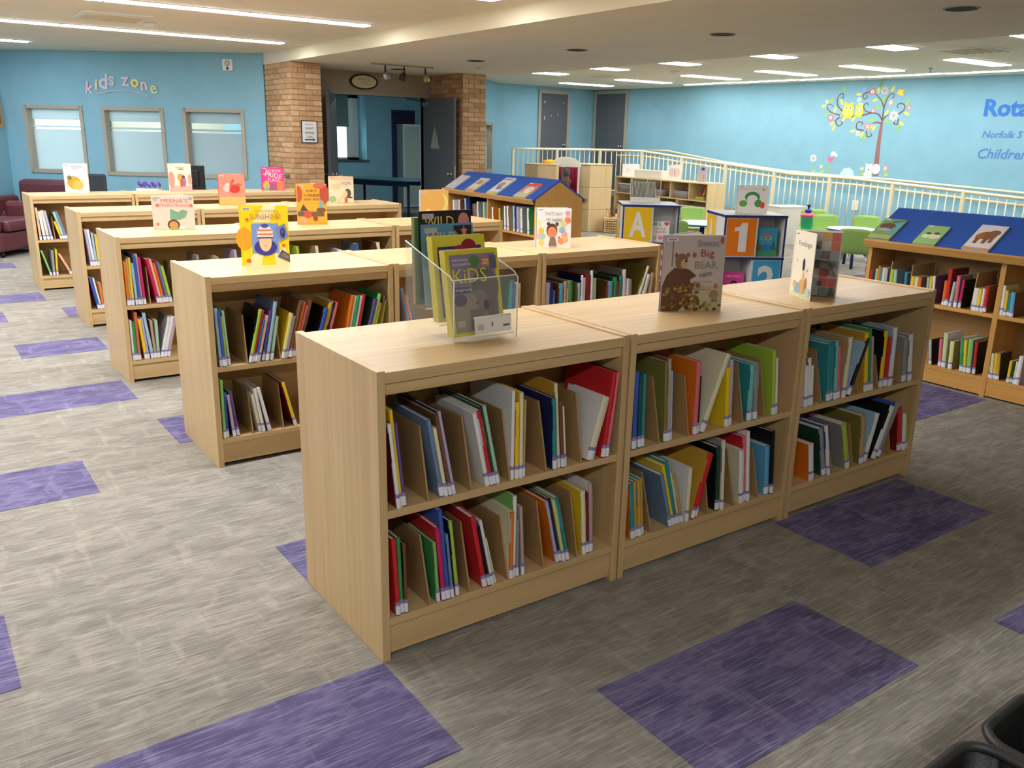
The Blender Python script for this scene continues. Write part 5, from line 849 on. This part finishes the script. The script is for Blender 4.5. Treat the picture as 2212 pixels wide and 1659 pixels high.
for k in range(5): a = k*2*math.pi/5; put('leg', G().tube([(0, -.25, .09), (.28*math.cos(a), -.25+.28*math.sin(a), .055)], .018, M_black, 8), oc); put('caster', G().lathe([(.012, 0), (.026, .01), (.026, .04), (.01, .05)], M_black, 8, T(.28*math.cos(a), -.25+.28*math.sin(a), 0)), oc)
# kids zone wall lettering, speaker, framed panel at the left edge
kz = root('wall_letters', kpt(1.85, .003, 2.14), kwa, 'raised pastel wall letters spelling kids zone with a swoosh', 'sign')
LC_ = [('k', -.50, -.04, (222, 196, 214), .115), ('i', -.40, .005, (236, 226, 150), .10), ('d', -.29, .05, (214, 206, 218), .15), ('s', -.17, .055, (190, 206, 214), .10), ('z', .03, .05, (216, 200, 216), .09), ('o', .17, .03, (238, 224, 130), .085), ('n', .30, -.005, (224, 204, 214), .08), ('e', .44, -.05, (206, 222, 170), .085)]
for ch, x, z, c, hh in LC_:
    g = G(); g2 = G(); a = -x*.35; tf = T(x, -.008, z) @ Ry(-a*-1) @ Rx(math.radians(90)); add_text(g, ch, rgbm(c), tf, None, hh*1.38, depth=.006, bold=.022); o = put('letter', g, kz)
g = G().tube(smooth([(-.42, -.008, -.13), (-.2, -.008, -.085), (.05, -.008, -.08), (.25, -.008, -.11), (.40, -.008, -.155)], 6), [.004]+[.008]*23+[.003]*2 if False else .008, rgbm((214, 206, 216)), 6); put('swoosh', g, kz)
sp = root('wall_speaker', kpt(3.40, 0, 2.43), kwa, 'small white wall speaker near the brick column', 'speaker'); put('speaker_box', G().box(-.07, .07, -.05, -.001, -.075, .075, M_white), sp, bev=.006); put('cone', G().lathe([(.04, 0), (.03, .006), (.012, .002)], rgbm((196, 194, 188)), 14, T(0, -.05, .02) @ Rx(math.radians(90))), sp); put('tweeter', G().lathe([(.02, 0), (.012, .006)], rgbm((60, 60, 62)), 12, T(0, -.05, -.045) @ Rx(math.radians(90))), sp)
wl_a = math.atan2(12.752-10.372, .430+1.6)
pf = root('framed_board', (.37, 12.66, 1.76), wl_a, 'wooden framed board on the left blue wall, cut by the photo edge', 'frame'); wy = wood('z', 'honey')
put('frame', G().box(-.9, .0, -.03, -.001, -.22, .22, wy).box(-.86, -.04, -.034, -.0301, -.18, .18, mat('cork', (150, 100, 60), .9)), pf, bev=.002)

# ---------------------------------------------------------------- tree mural wall decals and lettering
TW0 = Vector((11.854, 13.154, 0)); TD = Vector((math.cos(twa), math.sin(twa), 0))
TFW = Matrix(((TD.x, 0, TD.y, TW0.x), (TD.y, 0, -TD.x, TW0.y), (0, 1, 0, 0), (0, 0, 0, 1)))     # (s, z, outwards)
def ribbon(pts, w0, w1, m, lay=.001):
    P = smooth([(a, b, 0) for a, b in pts], 6); g = G(); n = len(P); L = []; R_ = []
    for i, p in enumerate(P):
        d = P[min(i+1, n-1)]-P[max(i-1, 0)]; q = Vector((-d.y, d.x, 0)); q.normalize(); hw = (w0+(w1-w0)*i/(n-1))/2; L.append(p+q*hw+Vector((0, 0, lay))); R_.append(p-q*hw+Vector((0, 0, lay)))
    k = len(g.v); g.v += [tuple(v) for v in L]+[tuple(v) for v in R_]; mi = g.mi(m)
    for i in range(n-1): g.f.append((i, n+i, n+i+1, i+1)); g.m.append(mi); g.sm.append(False)
    return g
def decal(name, label, parts, cat='decal', group=None):
    r = root(name, (0, 0, 0), 0, label, cat, group, mw=TFW)
    for nm, g in parts: put(nm, g, r, solid=.0008)
    return r
def shape(pts, c, lay=.0015): g = G(); g.face([(a, b, lay) for a, b in pts], rgbm(c)); return g
BRW = (120, 84, 80); LFC = {'g': (150, 205, 90), 'y': (214, 222, 120), 'd': (130, 170, 70)}
FLC = dict(beige=(214, 196, 176), pink=(232, 120, 140), white=(246, 246, 240), peach=(240, 206, 160), coral=(240, 140, 130), yel=(226, 226, 130), orange=(246, 180, 130))
parts = [('trunk', ribbon(TRUNK, .095, .042, rgbm((150, 108, 106))))]+[('branch', ribbon(b, .024, .012, rgbm(BRW), .002)) for b in BR]
for s, z, rot, k in LEAF:
    a = math.radians(rot); pts = [(s+.055*math.cos(t)*math.cos(a)-.026*math.sin(t)*(1-.35*math.cos(t)**2)*math.sin(a), z+.055*math.cos(t)*math.sin(a)+.026*math.sin(t)*(1-.35*math.cos(t)**2)*math.cos(a)) for t in [2*math.pi*i/12 for i in range(12)]]
    parts.append(('leaf', shape(pts, LFC[k], .003)))
def flower(s, z, r_, k):
    n = 8; out = []
    pts = [(s+r_*(.8+.2*math.cos(n*t))*math.cos(t), z+r_*(.8+.2*math.cos(n*t))*math.sin(t)) for t in [2*math.pi*i/48 for i in range(48)]]
    g = shape(pts, FLC[k], .004); g.face([(a, b, .005) for a, b in ell(r_*.45, r_*.45, 14, s, z)], rgbm((250, 236, 226) if k not in ('white', 'beige') else (176, 196, 200))); g.face([(a, b, .006) for a, b in ell(r_*.2, r_*.2, 10, s, z)], rgbm((238, 170, 90) if k == 'white' else (232, 140, 110))); return g
for f in FLW[:12]: parts.append(('flower', flower(*f)))
def owl(s, z, h): 
    w_ = h*.78; g = shape([(s-w_/2, z-h*.2), (s-w_*.42, z+h*.25), (s-w_*.38, z+h*.52), (s-w_*.15, z+h*.38), (s+w_*.15, z+h*.38), (s+w_*.38, z+h*.52), (s+w_*.42, z+h*.25), (s+w_/2, z-h*.2), (s+w_*.3, z-h/2), (s-w_*.3, z-h/2)], (244, 222, 60), .006)
    g.face([(a, b, .007) for a, b in ell(w_*.3, h*.26, 14, s, z-h*.18)], rgbm((250, 236, 100)))
    for q in (-1, 1): g.face([(a, b, .008) for a, b in ell(w_*.14, w_*.14, 12, s+q*w_*.17, z+h*.12)], rgbm((250, 248, 236))); g.face([(a, b, .009) for a, b in ell(w_*.06, w_*.06, 10, s+q*w_*.17, z+h*.12)], rgbm((60, 60, 70)))
    return g
parts += [('owl', owl(6.061, 2.12, .27)), ('owl', owl(6.259, 2.10, .19)), ('bird', shape([(6.86, 2.37), (6.9, 2.43), (6.94, 2.42), (7.0, 2.42), (6.97, 2.38), (6.99, 2.33), (6.93, 2.33)], (246, 214, 60), .006)), ('bird', shape([(6.23, 2.43), (6.29, 2.48), (6.35, 2.49), (6.34, 2.43), (6.30, 2.39)], (140, 186, 220), .006))]
decal('tree_decal', 'wall decal of a brown curling tree with owls, flowers and leaves', parts)
STG = rgbm((170, 205, 110))
for i, (f, lab) in enumerate(zip(FLW[12:], ['white flower wall decal on a leafy stem, left of the tree', 'small yellow flower wall decal left of the tree', 'orange flower wall decal right of the tree trunk', 'small yellow flower wall decal beside the squirrel'])):
    decal('flower_decal', lab, [('flower', flower(*f)), ('stem', ribbon([(f[0], f[1]-f[2]*.9), (f[0]-.01, f[1]-.1), (f[0], 1.02)], .012, .012, STG)), ('leaf', shape(ell(.04, .02, 10, f[0]+.03, 1.09, .6), (190, 220, 120), .003))], group='flower decals')
hp = [(16*math.sin(t)**3/16, (13*math.cos(t)-5*math.cos(2*t)-2*math.cos(3*t)-math.cos(4*t))/16) for t in [2*math.pi*i/24 for i in range(24)]][::-1]
decal('heart_decal', 'pink heart wall decal with a white butterfly, left of the tree', [('heart', shape([(5.837+.06*a, 1.305+.06*b) for a, b in hp], (240, 120, 160), .004)), ('stem', ribbon([(5.837, 1.25), (5.83, 1.15), (5.84, 1.02)], .012, .012, STG)), ('leaf', shape(ell(.045, .02, 10, 5.80, 1.17, 2.2), (150, 205, 90), .003)), ('butterfly', shape(ell(.05, .035, 12, 5.875, 1.40, .9)[:], (250, 248, 246), .005)), ('butterfly', shape(ell(.04, .03, 12, 5.925, 1.385, -.7), (250, 248, 246), .005))])
decal('bush_decal', 'pale blue rounded bush wall decal at the railing', [('bush', shape([(6.181+.13*math.cos(t)*(1+.04*math.cos(9*t)), 1.03+.15*math.sin(t)*(1+.04*math.cos(9*t))) for t in [math.pi*i/20 for i in range(21)]], (206, 232, 242), .003))])
sq = shape([(6.47, 1.02), (6.50, 1.12), (6.50, 1.22), (6.49, 1.27), (6.53, 1.25), (6.58, 1.25), (6.62, 1.27), (6.61, 1.2), (6.62, 1.1), (6.63, 1.02)], (248, 244, 242), .007); sq.face([(a, b, .008) for a, b in ell(.012, .012, 10, 6.56, 1.16)], rgbm((60, 56, 60)))
decal('squirrel_decal', 'white squirrel wall decal with a curled pink-white tail at the tree foot', [('body', sq), ('tail', shape(ell(.075, .085, 18, 6.685, 1.175), (246, 224, 230), .007))])
wt_ = root('wall_lettering', (0, 0, 0), 0, 'blue raised wall lettering cut by the right edge of the photo', 'sign', mw=TFW); M_let = rgbm((48, 118, 205)); M_let2 = rgbm((84, 140, 205))
def letters(txt, s0, z0, z1, m, shear=0, bold=0):
    V, F, x0, x1, y0, y1 = text_shape(txt, 0, bold); k = (z1-z0)/(y1-y0); g = G(); wd = (x1-x0)*k; add_text(g, txt, m, T(s0+wd/2, (z0+z1)/2, .004) , wd, z1-z0, .0, bold, shear); put('letter_row', g, wt_, solid=.006, kind='stuff')
letters('Rotary', 8.26, 1.93, 2.255, M_let, 0, .03); letters('Norfolk S', 8.30, 1.70, 1.80, M_let2, .2, .005); letters('Children', 8.27, 1.40, 1.545, M_let2, .2, .005)
ol = root('wall_outlet', (0, 0, 0), 0, 'ivory wall outlet below the tree decal', 'outlet', mw=TFW @ T(6.40, .56, 0)); put('cover_plate', G().box(-.06, .06, -.085, .085, 0, .008, mat('ivory', (236, 230, 206), .4)), ol, bev=.003); put('socket', G().box(-.02, .02, .015, .05, .008, .011, M_white).box(-.02, .02, -.05, -.015, .008, .011, M_white), ol)

# ---------------------------------------------------------------- room beyond the doors
M_nv = mat('navy_table', (36, 48, 92), .35)
tb = root('activity_table', (6.95, 13.6, 0), math.radians(-62), 'dark blue table in the room beyond the double doors', 'table'); put('tabletop', G().prism(rrect(2.0, .95, .3, 6), .03, mat('teal_tabletop', (58, 96, 108), .3), T(0, 0, .70)), tb, bev=.004)
for a in (-.75, .75):
    for b in (-.32, .32): put('leg', G().tube([(a, b, 0), (a, b, .6995)], .028, M_nv, 10), tb)
put('apron', G().box(-.72, .72, -.30, -.28, .60, .6995, M_nv).box(-.72, .72, .28, .30, .60, .6995, M_nv), tb)
ct = root('glass_cabinet', (8.20, 15.18, 0), 0, 'pale glass-fronted cabinet beyond the double doors', 'cabinet'); M_gc = mat('cabinet_grey', (150, 165, 168), .5); put('cabinet_body', G().box(0, .44, .02, .30, 0, 1.785, M_gc), ct); g = G()
for q in ((0, .03), (.41, .44)): g.box(*q, 0, .0195, .02, 1.785, M_white)
g.box(.03, .41, 0, .0195, .02, .06, M_white); g.box(.03, .41, 0, .0195, 1.74, 1.785, M_white); put('door_frame', g, ct); put('glass_door', G().box(.03, .41, .006, .012, .06, 1.74, mat('pale_glass', (186, 206, 196), .15)), ct)
bcab = put('black_cabinet', G().box(0, .30, 0, .31, 0, 1.76, mat('dark_navy', (20, 24, 34), .5)), loc=(8.66, 15.17, 0), label='tall black cabinet right of the glass cabinet beyond the doors', cat='cabinet', bev=.005)
dd = tag(root('door_4', (8.085, 15.497, 0)), kind='structure', label='dark doorway in the room beyond'); put('door_frame', G().box(0, .06, -.04, .0, 0, 2.08, M_nv).box(.5, .56, -.04, 0, 0, 2.08, M_nv).box(.06, .5, -.04, 0, 2.02, 2.08, M_nv), dd); put('door_panel', G().box(.06, .5, -.02, -.001, 0, 2.02, mat('dark_violet', (48, 40, 62), .4)), dd)
rad = root('radiator_cover', (5.7, 15.2, 0), 0, 'white heater cover under the inner window', 'heater'); put('cover_body', G().box(0, 1.7, 0, .29, 0, .62, rgbm((150, 172, 176))), rad); put('cover_top', G().box(-.02, 1.72, -.02, .29, .6205, .65, M_white), rad, bev=.004)

# ---------------------------------------------------------------- black bins at the lower right
for i, (x, lab) in enumerate([(.375, 'black plastic bin, leftmost at the lower right corner of the photo'), (.645, 'black plastic bin, second from left at the lower right corner'), (.915, 'black plastic bin, rightmost at the right edge of the photo')]):
    r = root('black_bin', (x+.125, -1.60+i*.008, 0), math.radians(2), lab, 'bin', 'black plastic bins'); g = G(); rows = []
    for z, k in ((.002, .80), (.2, .90), (.385, .97)): q = rrect(.25*k, .38*k, .055*k, 5); rows.append([(*p, z) for p in q+[q[0]]])
    g.grid(rows, M_blackp); put('bin_body', g, r, solid=.004); put('bin_bottom', G().prism(rrect(.25*.8, .38*.8, .044, 5), .004, M_blackp, T(0, 0, .0005)), r)
    q = rrect(.25, .385, .06, 6); put('rim', G().tube([(*p, .39) for p in q], .011, mat('rim_plastic', (46, 46, 44), .45), 8, closed=True), r)

# ---------------------------------------------------------------- ceiling fittings
def lamp(x0, x1, y0, y1, z, label, frame=True):
    r = root('ceiling_light', ((x0+x1)/2, (y0+y1)/2, z), 0, label, 'light', 'recessed ceiling lights'); a, b = (x1-x0)/2, (y1-y0)/2
    put('housing', G().box(-a-.02, a+.02, -b-.02, b+.02, -.006, -.0005, M_white), r); put('diffuser', G().box(-a, a, -b, b, -.014, -.0065, M_lamp2 if x0 > 7.5 else M_lamp), r)
RN = ['first', 'second', 'third', 'fourth', 'fifth', 'sixth']
for j, y in enumerate((11.0, 8.63, 6.3, 4.0, 1.65, -3.05)):
    for i in range(6):
        x1 = 3.07-i*1.215; 
        if j == 0: x1 = .63-i*1.215
        if y > 10 and (x1 < -1.9): continue
        if x1 < -6: continue
        if j == 5 and i < 2: continue  # rear row behind the camera is added fill for the shelf fronts
        lamp(x1-1.19, x1, y-.07, y+.07, 2.59, '4 foot strip light, %s from the right in the %s left-ceiling row' % (RN[i], ['farthest', 'second farthest', 'third farthest', 'fourth farthest', 'overhead', 'added rear fill'][j]))
for i, y in enumerate((9.9, 8.43, 6.96, 5.36, 3.77, 2.25)): lamp(7.85, 8.42, y-.14, y+.14, 2.59, 'square ceiling light, %s of the row beside the soffit' % (RN[i]+' from the far end'))
for i, y in enumerate((11.65, 10.05, 8.42, 6.9, 5.45, 3.98, 2.4)): lamp(9.78, 10.98, y-.12, y+.12, 2.59, 'long ceiling light, %s of the middle right-hand row' % ((RN+['seventh'])[i]+' from the far end'))
for i in range(7):
    y = 10.1-i*1.23; x = 11.52+(10.1-y)*.06; lamp(x-.05, x+.05, y-1.2, y, 2.59, 'narrow strip light, %s along the tree mural wall' % ((RN+['seventh'])[i]+' from the far end'))
lamp(6.2, 7.4, 12.2, 12.4, 2.59, 'strip light in the room beyond the doors'); lamp(1.75, 2.95, 13.12, 13.42, 2.59, 'strip light in the study behind the frosted windows'); lamp(1.6, 2.6, 13.6, 13.9, 2.59, 'second added fill light in the study behind the frosted windows')  # study pair is unseen, added to brighten the frosted panes
for i, y in enumerate((1.31, 3.4, 5.38, 7.33, 9.35)):
    r = root('downlight', (5.02, y, 2.44), 0, 'unlit round black downlight, %s along the soffit from the camera' % RN[i], 'light', 'unlit downlights in the soffit'); put('trim_ring', G().lathe([(.115, -.004), (.118, -.001)], M_frame, 28), r); put('dark_opening', G().lathe([(.098, -.0065), (.1, -.0045)], mat('baffle_black', (12, 11, 11), .7), 28), r)
tr = root('track_light', (4.72, 8.65, 2.44), math.radians(0), 'ceiling track with three small spotlights before the doorway', 'light'); put('track', G().box(-.46, .46, -.015, .015, -.02, -.0005, M_frame), tr)
for x, c, t in ((-.26, M_metal, .5), (.02, mat('dark_bronze', (80, 66, 44), .4, .6), -.6), (.34, mat('brass', (170, 150, 90), .35, .8), .3)):
    put('spot_head', G().lathe([(.02, .0), (.045, .03), (.05, .09), (.044, .1)], c, 14, T(x, 0, -.10) @ Rx(math.radians(180)) @ Ry(t*.6)), tr); put('spot_stem', G().tube([(x, 0, -.02), (x, 0, -.10)], .01, M_black, 6), tr)
def ceil_disc(x, y, z, label, name='smoke_detector', cat='detector'):
    r = root(name, (x, y, z), 0, label, cat); put('detector_body', G().lathe([(.03, -.045), (.055, -.035), (.065, -.012), (.065, -.001)], M_white, 18), r)
def sprinkler(x, y, z, label):
    r = root('sprinkler', (x, y, z), 0, label, 'sprinkler'); put('escutcheon', G().lathe([(.022, -.012), (.035, -.001)], M_metal, 12), r); put('sprinkler_head', G().tube([(0, 0, -.0125), (0, 0, -.05)], .008, M_metal, 6).lathe([(.018, -.058), (.02, -.0505)], M_metal, 10), r)
def vent(x, y, label, rz_=0):
    r = root('ceiling_vent', (x, y, 2.59), rz_, label, 'vent'); put('vent_frame', G().box(-.3, .3, -.3, .3, -.012, -.0005, M_white), r)
    for k in range(6): put('vent_slat', G().box(-.26, .26, -.25+k*.095, -.20+k*.095, -.02, -.0125, M_beam), r)
ceil_disc(1.35, 7.75, 2.59, 'round smoke detector between the left strip lights'); vent(.95, 7.5, 'square ceiling vent between the left strip lights'); vent(9.2, 9.6, 'square ceiling vent between the right ceiling lights'); vent(9.0, 3.3, 'square ceiling vent near the right edge'); ceil_disc(9.1, 8.0, 2.59, 'round smoke detector on the right ceiling')
sprinkler(2.62, 3.75, 2.59, 'sprinkler head at the top edge of the photo'); sprinkler(10.9, 4.9, 2.59, 'sprinkler head by the long right-hand lights'); ceil_disc(5.65, 8.2, 2.44, 'white ceiling sensor on the soffit before the doorway', 'ceiling_sensor', 'sensor')
